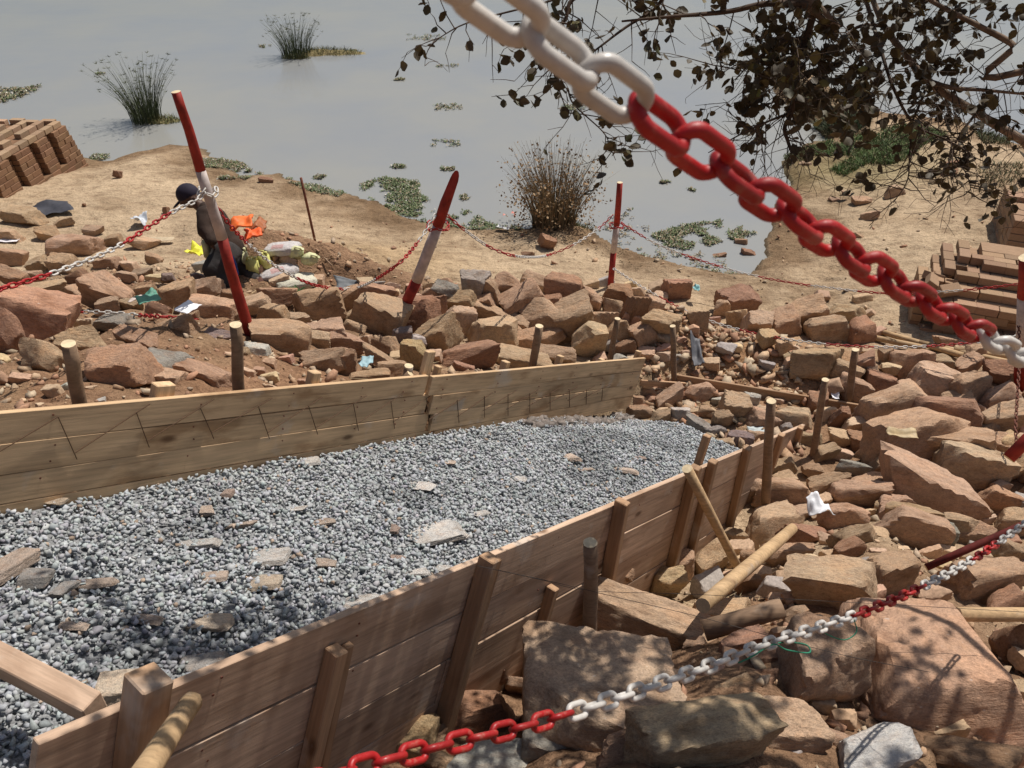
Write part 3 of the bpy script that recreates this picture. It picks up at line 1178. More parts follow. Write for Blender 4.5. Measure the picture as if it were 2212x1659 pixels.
near_post(322, 1462, 262, 1900, .075, .085)
near_post(1060, 1203, 958, 1570, .06, .07)
near_post(1345, 1082, 1294, 1355, .042, .07)
near_post(1503, 1008, 1458, 1195, .055, .06)
near_post(1541, 995, 1497, 1178, .055, .05)
near_post(1615, 966, 1572, 1155, .06, .05)
near_post(1689, 938, 1652, 1062, .055, .045)
near_post(1730, 922, 1700, 1045, .05, .045)
near_post(1779, 905, 1745, 1010, .055, .045)
near_post(1195, 1268, 1150, 1420, .04, .05, lab='short thin batten')
near_post(728, 1402, 672, 1640, .05, .055, lab='short doubled batten')
near_post(752, 1392, 700, 1640, .035, .025)
near_post(1528, 940, 1505, 1010, .05, .045, inner=True, deep=.1, lab='tall pale batten inside the planks')

def nail(a, b, v, par):
    obj('nail', NAIL, par, Matrix.Translation(Vector(wall(a, b, v))) @ Vector(-V).to_track_quat('Z', 'Y').to_matrix().to_4x4())


NAIL = tube_mesh('nail', [(0, 0, -.004), (0, 0, .003)], [.0035, .0035], M_RUST, 8)
for a in (-1.15, -.62, .35, 1.22, 1.62, 2.35, 3.2):
    for b in (.0, -.06, -.225, -.29, -.44, -.50, -.65):
        if rnd.random() < .75:
            nail(a + rnd.uniform(-.02, .02) + (.22 if a > .3 else 0), b + rnd.uniform(-.02, .02), .001, near)

# ---- far formwork: two runs of four planks
far = thing('plank_formwork', 'tan plank formwork wall with stair zigzag drawn on, at the gravel\'s far edge', 'formwork', wall(0, -.3, FV))
frow = [.178, .055, -.070, -.190, -.305]
for r in range(4):
    for k, (a0, a1) in enumerate([(-3.0, 1.165 + .05 * r), (1.185 + .05 * r, 4.13)]):
        dv = -.012 if k else .006
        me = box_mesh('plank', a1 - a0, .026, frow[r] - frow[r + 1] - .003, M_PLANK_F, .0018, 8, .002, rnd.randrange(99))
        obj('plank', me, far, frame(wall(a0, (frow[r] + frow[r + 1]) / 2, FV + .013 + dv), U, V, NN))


def farab(x, y):
    h = hit(x, y, P1 + V * FV, V) - P1
    return float(h @ U), float(h @ NN)


def line_on_far(x, y, x2, y2):
    a, b = farab(x, y)
    a2, b2 = farab(x2, y2)
    dv = -.0145 if a > 1.2 and a2 > 1.2 else -.0015
    beam('drawn_line', wall(a, b, FV + dv), wall(a2, b2, FV + dv), .004, .0027, M_LINE, far, up=tuple(NN), bev=.0005)


risers = [((125, 900), (166, 992)), ((294, 890), (322, 966)), ((432, 880), (462, 948)), ((558, 878), (582, 948)), ((666, 876), (686, 938)), ((763, 872), (774, 930)),
          ((844, 866), (852, 926)), ((920, 858), (927, 918)), ((984, 862), (988, 912)), ((1043, 854), (1043, 900)), ((1094, 850), (1094, 897)), ((1141, 848), (1141, 890)),
          ((1185, 846), (1185, 884)), ((1227, 842), (1227, 878)), ((1264, 840), (1263, 872)), ((1299, 836), (1297, 864))]
for k, (p, q) in enumerate(risers):
    line_on_far(*p, *q)
    if k:
        pp_ = risers[k - 1][1]
        line_on_far(pp_[0] - 4, pp_[1] - 14, p[0] + (18 if k > 7 else 30), p[1] - (8 if k > 7 else 18))
line_on_far(-60, 1010, 125, 900)
beam('crack', wall(1.21, .17, FV - .001), wall(1.345, -.18, FV - .001), .004, .012, M_LINE, far, up=tuple(U), bev=.0005)


for a in (-1.4, -.95, -.35, .15, .62, 1.0, 1.32, 1.9, 2.4, 2.9, 3.4, 3.95):
    for b in (.145, .09, .03, -.035, -.10):
        if rnd.random() < .8:
            nail(a + rnd.uniform(-.03, .03), b + rnd.uniform(-.01, .01), FV + (.006 if a < 1.2 else -.012) - .001, far)


def far_post(x, y, a_off, wu, wv, deep=.35, m=None, name='post'):
    vo = FV + .03 + wv / 2
    h = hit(x, y, P1 + V * vo, V) - P1
    a, b = float(h @ U), float(h @ NN)
    return beam(name, wall(a, b - deep - .3, vo), wall(a, b, vo), wv, wu, m or M_POST, far, up=tuple(U), bev=.004)


for x, y, wu, wv in [(354, 828, .085, .05), (680, 802, .055, .05), (930, 758, .075, .03), (947, 790, .035, .04), (1093, 780, .05, .05), (1211, 768, .05, .045), (1380, 758, .05, .045),
                     (1300, 775, .05, .04)]:
    far_post(x, y, 0, wu, wv, m=M_PLANK_F)


def behind(x2, y2, gap=.10):
    return float(proj(hit(x2, y2, P1 + V * (FV + .03 + gap), V))[2])


def stake(x, y, x2, y2, rad, label, cat='stake', m=None, deep=.15, on=None, tip=None, name='wooden_stake', lean=None, slant=None, d=None):
    """round stake: foot seen at (x2,y2), head at (x,y)"""
    if d is None:
        foot, t = ghit(x2, y2)
    else:
        foot, t = at(x2, y2, d), d
    top = hit(x, y, foot, np.array([0, 1.0, 0])) if lean is None else at(x, y, lean)
    f, tp = Vector(foot), Vector(top)
    f = f + (f - tp).normalized() * deep
    pts = loft(f, tp, 6)
    for p in pts[1:-1]:
        p += Vector((rnd.uniform(-.004, .004), rnd.uniform(-.004, .004), 0))
    me = tube_mesh(name, pts, [rad * q for q in (1.05, 1.04, 1.0, 1.0, .97, .95)], m or M_POLE, 12, .04, rnd.randrange(99), M_CUT, slant)
    o = obj(name, me)
    return tag(o, label, cat)


stake(148, 742, 173, 874, .027, 'thick round stake behind the planks, leftmost of the row, leaning left', d=behind(173, 874))
stake(509, 701, 515, 848, .028, 'round stake standing tall behind the planks at the curved pole\'s foot', d=behind(515, 848))
stake(1165, 704, 1150, 792, .030, 'weathered round stake behind the far planks, right of the sawn stub', d=behind(1150, 792))
stake(1334, 688, 1318, 778, .026, 'slim leaning stake behind the far planks below the straight red pole', d=behind(1318, 778, .12))
stake(883, 790, 880, 815, .028, 'short round stub, upright, beside the plank joint', name='wooden_stub', d=behind(880, 815))
stake(886, 806, 868, 822, .022, 'short round stub lying slanted beside the plank joint', name='wooden_stub', d=behind(868, 822))
stake(1453, 704, 1456, 828, .027, 'tall stake with flat top at the end of the thin board')
stake(1848, 755, 1831, 872, .032, 'tall stake with flat pale top standing in the dug pit')
stake(1666, 866, 1655, 1062, .034, 'tall dark round stake outside the near planks with grey flat top', d=nearab(1655, 1062)[0] * 0 + 5.85)
stake(1783, 820, 1752, 1012, .029, 'thin bent stake at the far end of the near planks', d=6.75)
stake(1275, 1172, 1275, 1380, .029, 'short thick round stake outside the near planks', d=3.32)

# ---- painted poles with chain
CH_RED, CH_WH = M_RED, M_WHITE


def painted(pts, radii, breaks, label, slant=None):
    """pole in bands; breaks = index where colour flips, starting red at the top"""
    pts = [Vector(p) for p in pts]
    root = thing('barrier_pole', label, 'pole', pts[-1])
    i0 = 0
    red_ = True
    for b in breaks + [len(pts) - 1]:
        seg = pts[i0:b + 1]
        me = tube_mesh('painted_band', seg[::-1], radii[i0:b + 1][::-1], M_REDP if red_ else M_WHITEP, 14, .035, rnd.randrange(99), (M_CUT if not slant else None) if i0 == 0 else None, slant if i0 == 0 else None)
        o = obj('red_band' if red_ else 'white_band', me, root, Matrix.Identity(4))
        i0 = b
        red_ = not red_
    return root


foot1, d1_ = ghit(548, 742)
pp1 = [(380, 198), (392, 235), (408, 280), (421, 325), (433, 368), (448, 415), (464, 465), (480, 515), (497, 580), (515, 640), (535, 705), (548, 742), (553, 765)]
P1w = [hit(x, y, foot1 + np.array([0, -.05 * (742 - y) / 540, 0]), np.array([0, 1.0, 0])) for x, y in pp1]
painted(P1w, [.026, .027, .028, .029, .030, .031, .033, .034, .035, .036, .037, .037, .037], [4, 7], 'tall curved red and white pole rising from the rocks near the man')
foot2, d2_ = ghit(868, 678, .2)
pp2 = [(979, 394), (962, 440), (946, 488), (929, 532), (912, 575), (900, 606), (884, 640), (867, 680), (860, 700)]
P2w = [hit(x, y, foot2, np.array([0, 1.0, 0])) for x, y in pp2]
painted(P2w, [.034, .043, .044, .045, .045, .046, .047, .047, .047], [2, 5], 'slanting red and white pole with a sharp pointed top', slant=2.6)
foot3, d3_ = ghit(1318, 622)
pp3 = [(1339, 394), (1336, 440), (1332, 487), (1328, 520), (1325, 545), (1321, 590), (1318, 625), (1317, 640)]
P3w = [hit(x, y, foot3, np.array([0, 1.0, 0])) for x, y in pp3]
painted(P3w, [.031, .034, .035, .036, .036, .037, .037, .037], [2, 4], 'straight upright red and white pole between pond and long stone heap')
foot4, d4_ = at(2216, 800, 7.4), 7.4
pp4 = [(2222, 556), (2221, 600), (2218, 640), (2215, 710), (2212, 775), (2210, 800), (2206, 860)]
P4w = [hit(x, y, foot4, np.array([0, 1.0, 0])) for x, y in pp4]
painted(P4w, [.075, .075, .075, .075, .076, .076, .076], [2, 4], 'thick red and white pole at the brick stack, cut by the picture edge')
rb0, rbt = ghit(683, 527)
me = tube_mesh('steel_rod', loft(hit(650, 384, rb0, np.array([0, 1., 0])), Vector(rb0) + Vector((0, 0, -.1)), 4), [.016] * 4, M_RUST, 8)
tag(obj('steel_rod', me), 'thin rusty steel rod standing in the sand by the pond', 'steel rod')


def lying(name, pts, rad, m, label, cat, rough=.05, n=12, squash=None, caps=M_CUT):
    P = [Vector(p) for p in pts]
    q = []
    for i in range(len(P) - 1):
        q += loft(P[i], P[i + 1], 4)[:-1]
    q.append(P[-1])
    rr = [rad * rnd.uniform(.95, 1.05) for _ in q]
    return tag(obj(name, tube_mesh(name, q, rr, m, n, rough, rnd.randrange(99), caps)), label, cat)


def gp3(x, y, lift=.05):
    P, t = ghit(x, y, lift)
    return P


lying('fallen_pole', [at(2178, 990, 5.4), at(2300, 868, 5.3)], .042, M_REDP, 'fallen red pole sticking in from the picture edge above the coloured chain', 'pole')
lying('fallen_pole', [at(2000, 1226, 4.1), at(2260, 1112, 4.0)], .019, M_DRED, 'dark red pole leaning on rocks right behind the low chain', 'pole')
lying('brace_pole', [nearab and wall(nearab(1484, 1012, -.06)[0], nearab(1484, 1012, -.06)[1], -.06), gp3(1597, 1232, .05)], .03, M_LOG, 'slim round brace leaning from the near planks down to the rocks', 'brace')
lying('log', [gp3(1712, 1142, .32), gp3(1518, 1308, .30)], .036, M_LOG, 'pale stripped log propped across the rocks below the silver foil', 'log', .06)
lying('half_log', [gp3(1690, 1312, .20), gp3(1520, 1362, .16)], .046, M_POLE, 'dark weathered half log lying between boulders', 'log', .1)
lying('log', [gp3(2065, 1327, .30), gp3(2300, 1328, .30)], .035, M_LOG, 'pale straight pole lying on rocks behind the biggest boulder', 'log')
lying('log', [wall(-.03 + .42, -.72, -.26), wall(.75, -.66, -.06)], .035, M_LOG, 'short broken log end jammed against the near planks', 'log', .12)
a0, b0 = nearab(412, 1518, -.10)
lying('log', [wall(a0, b0, -.10), at(300, 1690, 1.35), at(262, 1760, 1.25)], .025, M_LOG, 'knotty stripped log propped against the near planks in the corner', 'log', .08)
for k, (x, y, x2, y2, l) in enumerate([(1902, 716, 2080, 768, 'upper'), (1875, 727, 2000, 752, 'left short'), (1985, 740, 2212, 790, 'long middle'), (2060, 755, 2225, 775, 'lowest')]):
    lying('thin_pole', [gp3(x, y, .04), gp3(x2, y2, .04)], .03, M_LOG, f'{l} thin wooden pole lying before the brick stack', 'pole')
# the square strut across the bed
bs = beam('timber_strut', at(-70, 1388, 1.95), wall(nearab(196, 1560, .06)[0], .02, .05), .055, .065, M_PLANK_N, None)
tag(bs, 'square timber strut lying slanted across the gravel onto the near planks', 'timber')
# thin board on edge in the dug corner, and a flat lath
b1 = beam('thin_board', ghit(1452, 826)[0] + np.array([0, 0, .04]), ghit(1866, 895)[0] + np.array([0, 0, .04]), .022, .12, M_POST, None)
tag(b1, 'thin orange-brown board standing on edge across the dug corner', 'board')
b2 = beam('thin_board', ghit(1382, 832)[0] + np.array([0, 0, .03]), ghit(1480, 838)[0] + np.array([0, 0, .03]), .02, .06, M_POST, None)
tag(b2, 'short thin lath at the end of the far planks', 'board')


# ------------------------------------------------------------------ chains
def link_mesh(L, W, r, nseg, nr, m):
    path = []
    R_ = W / 2 - r
    hs = L / 2 - r - R_
    for k in range(nseg // 2 + 1):
        th = -math.pi / 2 + math.pi * k / (nseg // 2)
        path.append((hs + R_ * math.cos(th), R_ * math.sin(th)))
    for k in range(nseg // 2 + 1):
        th = math.pi / 2 + math.pi * k / (nseg // 2)
        path.append((-hs + R_ * math.cos(th), R_ * math.sin(th)))
    n = len(path)
    V_, F_ = [], []
    for i in range(n):
        px, py = path[i]
        ax, ay = path[i - 1]
        bx, by = path[(i + 1) % n]
        tx, ty = bx - ax, by - ay
        l = math.hypot(tx, ty)
        nx_, ny_ = ty / l, -tx / l
        for k in range(nr):
            th = 2 * math.pi * k / nr
            V_.append((px + nx_ * r * math.cos(th), py + ny_ * r * math.cos(th), r * math.sin(th)))
    for i in range(n):
        for k in range(nr):
            F_.append((i * nr + k, ((i + 1) % n) * nr + k, ((i + 1) % n) * nr + (k + 1) % nr, i * nr + (k + 1) % nr))
    return mk('link', V_, F_, m, link=False, smooth=True)


LK = {('n', 'r'): link_mesh(.054, .0315, .0050, 24, 12, M_RED), ('n', 'w'): link_mesh(.054, .0315, .0050, 24, 12, M_WHITE),
      ('f', 'r'): link_mesh(.054, .031, .0052, 10, 6, M_RED), ('f', 'w'): link_mesh(.054, .031, .0052, 10, 6, M_WHITE)}


LK[('f', 'd')] = link_mesh(.054, .031, .0052, 10, 6, M_RUST)


def catmull(pts, n=24):
    P = [Vector(p) for p in pts]
    P = [P[0] * 2 - P[1]] + P + [P[-1] * 2 - P[-2]]
    out = []
    for i in range(1, len(P) - 2):
        for k in range(n):
            t = k / n
            out.append(.5 * ((2 * P[i]) + (P[i + 1] - P[i - 1]) * t + (2 * P[i - 1] - 5 * P[i] + 4 * P[i + 1] - P[i + 2]) * t * t + (3 * P[i] - P[i - 1] - 3 * P[i + 1] + P[i + 2]) * t ** 3))
    out.append(P[-2])
    return out


def chain(pts, bands, label, q='f', start=0, roll=.785, pitch=.0415, smooth=True):
    """links along the curve; bands = [(screen x where the band ends, colour)]"""
    C_ = catmull(pts) if smooth else [Vector(p) for p in pts]
    root = thing('plastic_chain', label, 'chain', C_[0])
    dist = 0
    nxt = pitch / 2
    i = 0
    for a, b in zip(C_[:-1], C_[1:]):
        L = (b - a).length
        while nxt <= dist + L and i < 300:
            p = a.lerp(b, (nxt - dist) / L)
            t = (b - a).normalized()
            ref = Vector((0, 0, 1)) if abs(t.z) < .9 else Vector((0, 1, 0))
            y = ref.cross(t).normalized()
            z = t.cross(y)
            M = frame(p, t, y, z) @ Matrix.Rotation(roll + (math.pi / 2 if i % 2 else 0) + rnd.uniform(-.18, .18), 4, 'X')
            sx_ = proj(p)[0] if not callable(bands) else nxt
            cc = 'w'
            if callable(bands):
                cc = bands(nxt)
            else:
                for xe, ccc in bands:
                    if sx_ <= xe:
                        cc = ccc
                        break
            obj('link', LK[(q, cc)], root, M)
            i += 1
            nxt += pitch
        dist += L
    return root


def alt(first, off, per):
    seq = 'rw' if first == 'r' else 'wr'
    return lambda s: seq[int((s + off) / per) % 2]


# big chain running away from beside the camera
S0 = np.array([(1390 - 1106) / 1700 * .44, (230 - 829.5) / 1700 * .44, .44])
DD = np.array([.727, .176, .663])


def camp(X, Yd, Zd):
    return np.array([X, Zd * cP - Yd * sP, CAM_Z - (Yd * cP + Zd * sP)])


big = []
for s in np.linspace(-.17, .745, 12):
    q = S0 + DD * s
    sag = .012 * math.sin((s + .17) / .915 * math.pi)
    big.append(camp(q[0], q[1] + sag - .004, q[2]))
chain(big, [(1372, 'w'), (2118, 'r'), (9999, 'w')], 'large close white and red plastic chain crossing from the top to the brick stack', 'n', roll=.62)
# long low chain in front
low = [at(640, 1705, .92), at(770, 1660, .99), at(960, 1610, 1.10), at(1200, 1550, 1.25), at(1480, 1458, 1.52), at(1660, 1390, 1.75), at(1845, 1330, 2.05), at(1990, 1268, 2.35), at(2110, 1203, 2.7), at(2230, 1120, 3.1)]
chain(low, [(1212, 'r'), (1845, 'w'), (1992, 'r'), (2098, 'w'), (2150, 'r'), (9999, 'w')], 'long low red and white plastic chain sagging over the big boulders', 'n', roll=.7)
t1 = P1w[5]
dd1 = proj(t1)[2]
chain([at(-60, 640, dd1 - 1.5), at(0, 624, dd1 - 1.4), at(120, 588, dd1 - 1.1), at(250, 535, dd1 - .7), at(360, 465, dd1 - .3), at(425, 432, dd1 - .08), at(440, 412, dd1 - .05)],
      [(115, 'r'), (268, 'w'), (370, 'r'), (9999, 'w')], 'red and white chain rising from the picture edge to the tall curved pole', 'f')
dd2 = proj(P2w[2])[2]
chain([at(452, 424, dd1 + .04), at(500, 490, dd1 + .3), at(560, 548, dd1 + .8), at(620, 590, dd1 + 1.2), at(690, 618, dd1 + 1.7), at(770, 622, dd1 + 2.1), at(850, 578, dd2 - .5), at(905, 520, dd2 - .2), at(944, 458, dd2 - .07)],
      [(532, 'r'), (640, 'w'), (742, 'r'), (812, 'w'), (905, 'r'), (9999, 'w')], 'red and white chain hanging between the curved pole and the pointed pole', 'f')
dd3 = proj(P3w[2])[2]
chain([at(962, 462, dd2), at(1005, 498, dd2 + .1), at(1060, 535, dd2 + .3), at(1120, 554, dd2 + .5), at(1180, 552, dd3 - .5), at(1240, 528, dd3 - .3), at(1295, 492, dd3 - .1), at(1326, 462, dd3 - .06)],
      [(1000, 'r'), (1050, 'w'), (1112, 'r'), (1180, 'w'), (1240, 'r'), (1290, 'w'), (9999, 'r')], 'red and white chain hanging between the pointed pole and the straight pole', 'f')
chain([at(1342, 482, dd3), at(1420, 527, dd3 + .05), at(1530, 568, dd3 + .1), at(1660, 602, dd3), at(1800, 623, 8.6), at(1930, 634, 8.2), at(2080, 627, 7.7), at(2214, 612, 7.4)],
      [(1395, 'r'), (1470, 'w'), (1560, 'r'), (1640, 'w'), (1750, 'r'), (1855, 'w'), (1990, 'r'), (2085, 'w'), (9999, 'r')], 'upper red and white chain from the straight pole to the brick stack', 'f')
chain([at(1325, 580, dd3), at(1400, 628, dd3 - .5), at(1500, 680, dd3 - .9), at(1600, 713, 7.9), at(1720, 736, 7.5), at(1850, 748, 7.3), at(1980, 749, 7.2), at(2130, 737, 7.2), at(2212, 722, 7.3)],
      [(1420, 'w'), (1470, 'r'), (1600, 'w'), (1690, 'r'), (1785, 'w'), (1885, 'r'), (2000, 'w'), (2100, 'r'), (9999, 'w')], 'lower red and white chain dipping across the dug corner to the brick stack', 'f')
chain([gp3(140, 676, .10), gp3(215, 674, .12), gp3(290, 680, .10), gp3(345, 684, .12), gp3(400, 688, .10), gp3(428, 692, .06)], [(178, 'r'), (300, 'w'), (9999, 'r')],
      'loose red and white chain lying on rocks under the green rag', 'f')
chain([at(2200, 700, 7.1), at(2203, 760, 6.9), at(2198, 850, 6.6), at(2194, 930, 6.3), at(2202, 985, 6.1)], [(99999, 'd')], 'short rust red chain hanging down over rocks at the picture edge', 'f', pitch=.042)
for P_, l, rr in ((P1w[5], 'white chain loop tied round the tall curved pole', .040), (P2w[2], 'red chain loop tied round the pointed pole', .062), (P3w[2], 'chain loop tied round the straight pole', .056)):
    c_ = Vector(P_)
    ring = [c_ + Vector((math.cos(a) * rr * 1.35, math.sin(a) * rr * 1.35, .012 * math.sin(a * 3))) for a in np.linspace(0, 2 * math.pi * 1.02, 16)]
    chain(ring, [(99999, 'w' if 'white' in l else 'r')], l, 'f')

# builder's strings
M_STR = m_plain('dark_string', (.07, .06, .05), bmp=0)
M_GRN = m_plain('green_twine', (.03, .22, .13), bmp=0)


def string(pts, r, m, label):
    c = catmull(pts, 8)
    return tag(obj('string', tube_mesh('string', c, [r] * len(c), m, 5)), label, 'string')


s0 = wall(nearab(1030, 1222, -.09)[0], nearab(1030, 1222, -.09)[1], -.09)
string([s0, at(1160, 1250, 2.9), at(1275, 1276, 3.2), at(1500, 1284, 3.2), at(1850, 1302, 3.2), at(2260, 1325, 3.2)], .0011, M_STR, 'thin dark string stretched from the near formwork post across the boulders')
string([s0, at(1190, 1256, 2.95), at(1340, 1292, 3.0), at(1520, 1335, 3.0), at(1800, 1410, 2.8), at(2010, 1452, 2.6)], .0011, M_STR, 'second thin string dropping from the near post towards the big boulder')
string([at(1845, 1338, 2.02), at(1850, 1365, 2.02), at(1825, 1382, 2.0), at(1790, 1372, 1.96), at(1770, 1358, 1.93)], .0016, M_GRN, 'green twine loop on the low chain where white turns red')
string([at(1595, 1432, 1.66), at(1625, 1418, 1.68), at(1670, 1392, 1.74), at(1700, 1404, 1.76), at(1748, 1410, 1.8), at(1740, 1392, 1.82), at(1690, 1388, 1.8), at(1640, 1400, 1.72)], .0018, M_GRN, 'green twine knotted in the middle of the low chain')

# ------------------------------------------------------------------ bricks
BR = box_mesh('brick', 1, 1, 1, M_BRICK, .035)


def brick(root, o, ex, ey, l, wd, h, tone):
    """brick whose lower front corner is o, running along ex, depth along ey"""
    j = [rnd.uniform(-.006, .006) for _ in range(3)]
    oo = Vector(o) + Vector(ex) * (.004 + j[0]) + Vector(ey) * (wd / 2 + j[1]) + Vector((0, 0, h / 2))
    M = frame(oo, ex, ey, (0, 0, 1)) @ Matrix.Rotation(rnd.uniform(-.03, .03), 4, 'Z') @ Matrix.Diagonal((l - .005, wd - .003, h - .005, 1))
    k = rnd.uniform(.8, 1.15)
    return obj('brick', BR, root, M, tuple(q * k * rnd.uniform(.97, 1.03) for q in tone))


def core(root, o, ex, ey, l, wd, h, tone):
    M = frame(Vector(o) + Vector(ey) * (wd / 2) + Vector((0, 0, h / 2)), ex, ey, (0, 0, 1)) @ Matrix.Diagonal((l, wd, h, 1))
    return obj('brick_core', BR, root, M, tone)


A_ = ghit(191, 356)[0]
B_ = ghit(0, 436)[0]
ex = Vector((B_[0] - A_[0], B_[1] - A_[1], 0)).normalized()
ey = Vector((ex.y, -ex.x, 0))
if ey.x > 0:
    ey = -ey
O_ = Vector((A_[0], A_[1], min(A_[2], B_[2]) - .05))
top_z = hit(153, 264, np.array(O_), np.array([0, 1., 0]))[2]
lk = thing('brick_stack', 'clamp of brown sun-dried bricks with dark vertical flue slots, by the water', 'brick stack', O_)
BT = (.25, .145, .088)
HB = .082
nrow = int(round((top_z - O_.z) / HB))
slots = [.55, 1.02, 1.55, 2.15, 2.75]
for r in range(nrow):
    z = O_ + Vector((0, 0, r * HB))
    bat = .012 * r
    segs = []
    cur = bat
    if r >= 3:
        for s0_ in slots:
            segs.append((cur, s0_ - .085))
            cur = s0_ + .085
    elif r == 1:
        for s0_ in slots:
            segs.append((cur, s0_ + .18))
            cur = s0_ + .30
    segs.append((cur, 3.4))
    for q0, q1 in segs:
        xx = q0
        first = .11 if r % 2 else .22
        while xx < q1 - .03:
            l = min(first, q1 - xx)
            if q1 - xx - l < .05:
                l = q1 - xx
            brick(lk, z + ex * xx + ey * bat, ex, ey, l, .11, HB, BT)
            xx += l
            first = .22
    core(lk, z + ex * (bat + .02) + ey * (bat + .115), ex, ey, 3.5, 2.6, HB, tuple(q * .9 for q in BT))
TZ = O_ + Vector((0, 0, nrow * HB))
for j, wy in enumerate([.14, .40, .66, .92, 1.2, 1.5, 1.8, 2.1, 2.4]):
    for i in range(13):
        if (i % 5 == 3 and j % 3 == 1) or rnd.random() < .06:
            continue
        brick(lk, TZ + ex * (.14 + i * .225) + ey * wy, ex, ey, .22, .11, HB, (.37, .255, .17))
for j in range(9):
    brick(lk, TZ + ex * (.16 + .07 * (j % 2)) + ey * (.25 + j * .26), ey, -ex, .22, .11, HB, (.42, .29, .19))

A_ = ghit(1985, 716)[0]
O_ = Vector((A_[0] + .0, A_[1], A_[2] - .04))
ex = Vector((.927, -.375, 0)).normalized()
ey = Vector((.375, .927, 0)).normalized()
rk = thing('brick_stack', 'stepped stack of pale sun-dried bricks beside the path, dark front', 'brick stack', O_)
BT2 = (.35, .235, .155)
HB = .088
for r in range(8):
    z = O_ + Vector((0, 0, r * HB))
    fo = 0 if r < 5 else (r - 4) * .16
    lo_ = .0 if r < 5 else (r - 4) * .12 + rnd.uniform(-.04, .04)
    for L2 in range(3 if r >= 5 else 1):
        xx = lo_ + (.11 if (r + L2) % 2 else 0)
        while xx < 2.0:
            if not (r in (2, 3) and .55 < xx < .95 and L2 == 0) and rnd.random() > .03:
                brick(rk, z + ex * xx + ey * (fo + L2 * .112), ex, ey, .215, .11, HB, BT2)
            xx += .218
    core(rk, z + ex * (lo_ + .12) + ey * (fo + .34 if r >= 5 else fo + .115), ex, ey, 2.0 - lo_, .72 - fo, HB, BT2)
    for k in range(3 if r < 7 else 2):
        brick(rk, z + ex * (lo_ - .0) + ey * (fo + .115 + k * .22), ey, -ex, .215, .11, HB, BT2)
for (x, y, a) in ((2022, 600, .5), (2038, 585, -.3), (2012, 618, 1.1), (2030, 630, .2), (1996, 592, -.8), (2055, 612, .9)):
    P_, t = ghit(x, y + 60)
    Pz = at(x, y, t - .45)
    M = Matrix.Translation(Vector((Pz[0], Pz[1], Pz[2]))) @ Euler((rnd.uniform(-.5, .5), rnd.uniform(-.5, .5), a)).to_matrix().to_4x4() @ Matrix.Diagonal((.215, .11, .085, 1))
    obj('brick', BR, rk, M, BT2)
A_ = ghit(2160, 556)[0]
O_ = Vector(A_) - Vector((0, 0, .03))
rk2 = thing('brick_stack', 'smaller brick stack with a dark hole in front, behind the stepped stack', 'brick stack', O_)
for r in range(6):
    z = O_ + Vector((0, 0, r * HB))
    for i in range(6):
        if r < 4 and i in (1, 2):
            continue
        for L2 in range(6):
            if L2 in (1, 2, 3, 4) and 0 < i < 5 and r < 5:
                continue
            if r == 5 and (i + L2) % 4 == 3:
                continue
            brick(rk2, z + ex * (i * .218 + (.1 if r % 2 and i else 0)) + ey * (L2 * .2), ex, ey, .215, .19 if L2 == 0 else .2, HB, BT2)

# slabs and bricks lying on the path
for i, (x, y, w_, h_, l) in enumerate([(1929, 414, 44, 24, 'thick square stone block on the pale path'), (1861, 434, 44, 16, 'long flat stone on the path below the square block'), (1802, 432, 22, 13, 'small pale stone at the grass corner'),
                                       (1828, 419, 26, 9, 'thin pale flake beside the long flat stone'), (1878, 468, 38, 20, 'wedge-shaped stone in the middle of the path'), (2060, 356, 52, 11, 'upper dark slab of the three steps on the causeway'),
                                       (2052, 373, 40, 11, 'pale middle slab of the three steps on the causeway'), (2026, 390, 36, 9, 'lower dark slab of the three steps on the causeway'), (1852, 510, 28, 12, 'small stone on the path under the close chain'),
                                       (1740, 354, 26, 8, 'pale flat stone beside the green grass'), (1181, 523, 38, 36, 'round brown clod before the dry bush'), (253, 376, 18, 14, 'dark lump alone on the sand by the brick clamp'), (181, 443, 9, 8, 'tiny dark stone beside the black cloth'),
                                       (359, 455, 15, 15, 'small round stone left of the man'), (1600, 524, 26, 18, 'upper mud lump in the shallows beside the path'), (1552, 556, 34, 18, 'wide mud lump in the shallows below the weeds'), (1615, 548, 30, 16, 'mud lump touching the path bank'),
                                       (1500, 562, 22, 12, 'small mud lump at the shallow water edge'), (575, 391, 30, 14, 'rust brown clod at the water edge by the debris'), (1140, 550, 26, 14, 'low clod under the middle of the hanging chain')]):
    o = add_rock(x, y, w_, h_, 'nnnnnddnnn'[i] if i < 10 else 'd')
    o.name = 'flat_stone' if i < 10 else 'clod'
    tag(o, l, 'stone' if i < 10 else 'clod')

# pale stones half sunk in the gravel
GS = """940 1152 92 48 w|580 1200 62 34 w|464 1236 50 34 n|572 1248 66 46 b|700 1216 46 26 n|790 1300 76 36 w|432 1168 62 18 w|522 1133 60 12 n|696 1131 46 18 n|1236 990 28 22 n|972 994 26 16 n|664 998 40 20 w|1352 1016 50 16 n|1268 1012 32 14 n
448 1102 26 36 n|460 1340 82 46 b|440 1432 90 44 g|650 1366 62 32 t|850 1146 22 24 r|120 1082 38 24 b|200 1252 90 22 t|140 1268 34 46 g|900 1236 40 16 w|960 1230 26 20 w|910 1048 44 24 w|160 1348 56 20 n|320 1332 60 24 n|1120 1030 28 16 w|1380 990 26 12 r|640 1100 34 14 w
250 1492 84 74 b|14 1222 64 82 t|78 1246 58 46 g|490 1070 24 18 r|1040 1110 26 14 w|860 1200 30 14 r"""
GL = {'b': 'sandy', 'n': 'beige', 'w': 'whitish', 't': 'tan', 'g': 'grey', 'r': 'reddish'}
gst = []
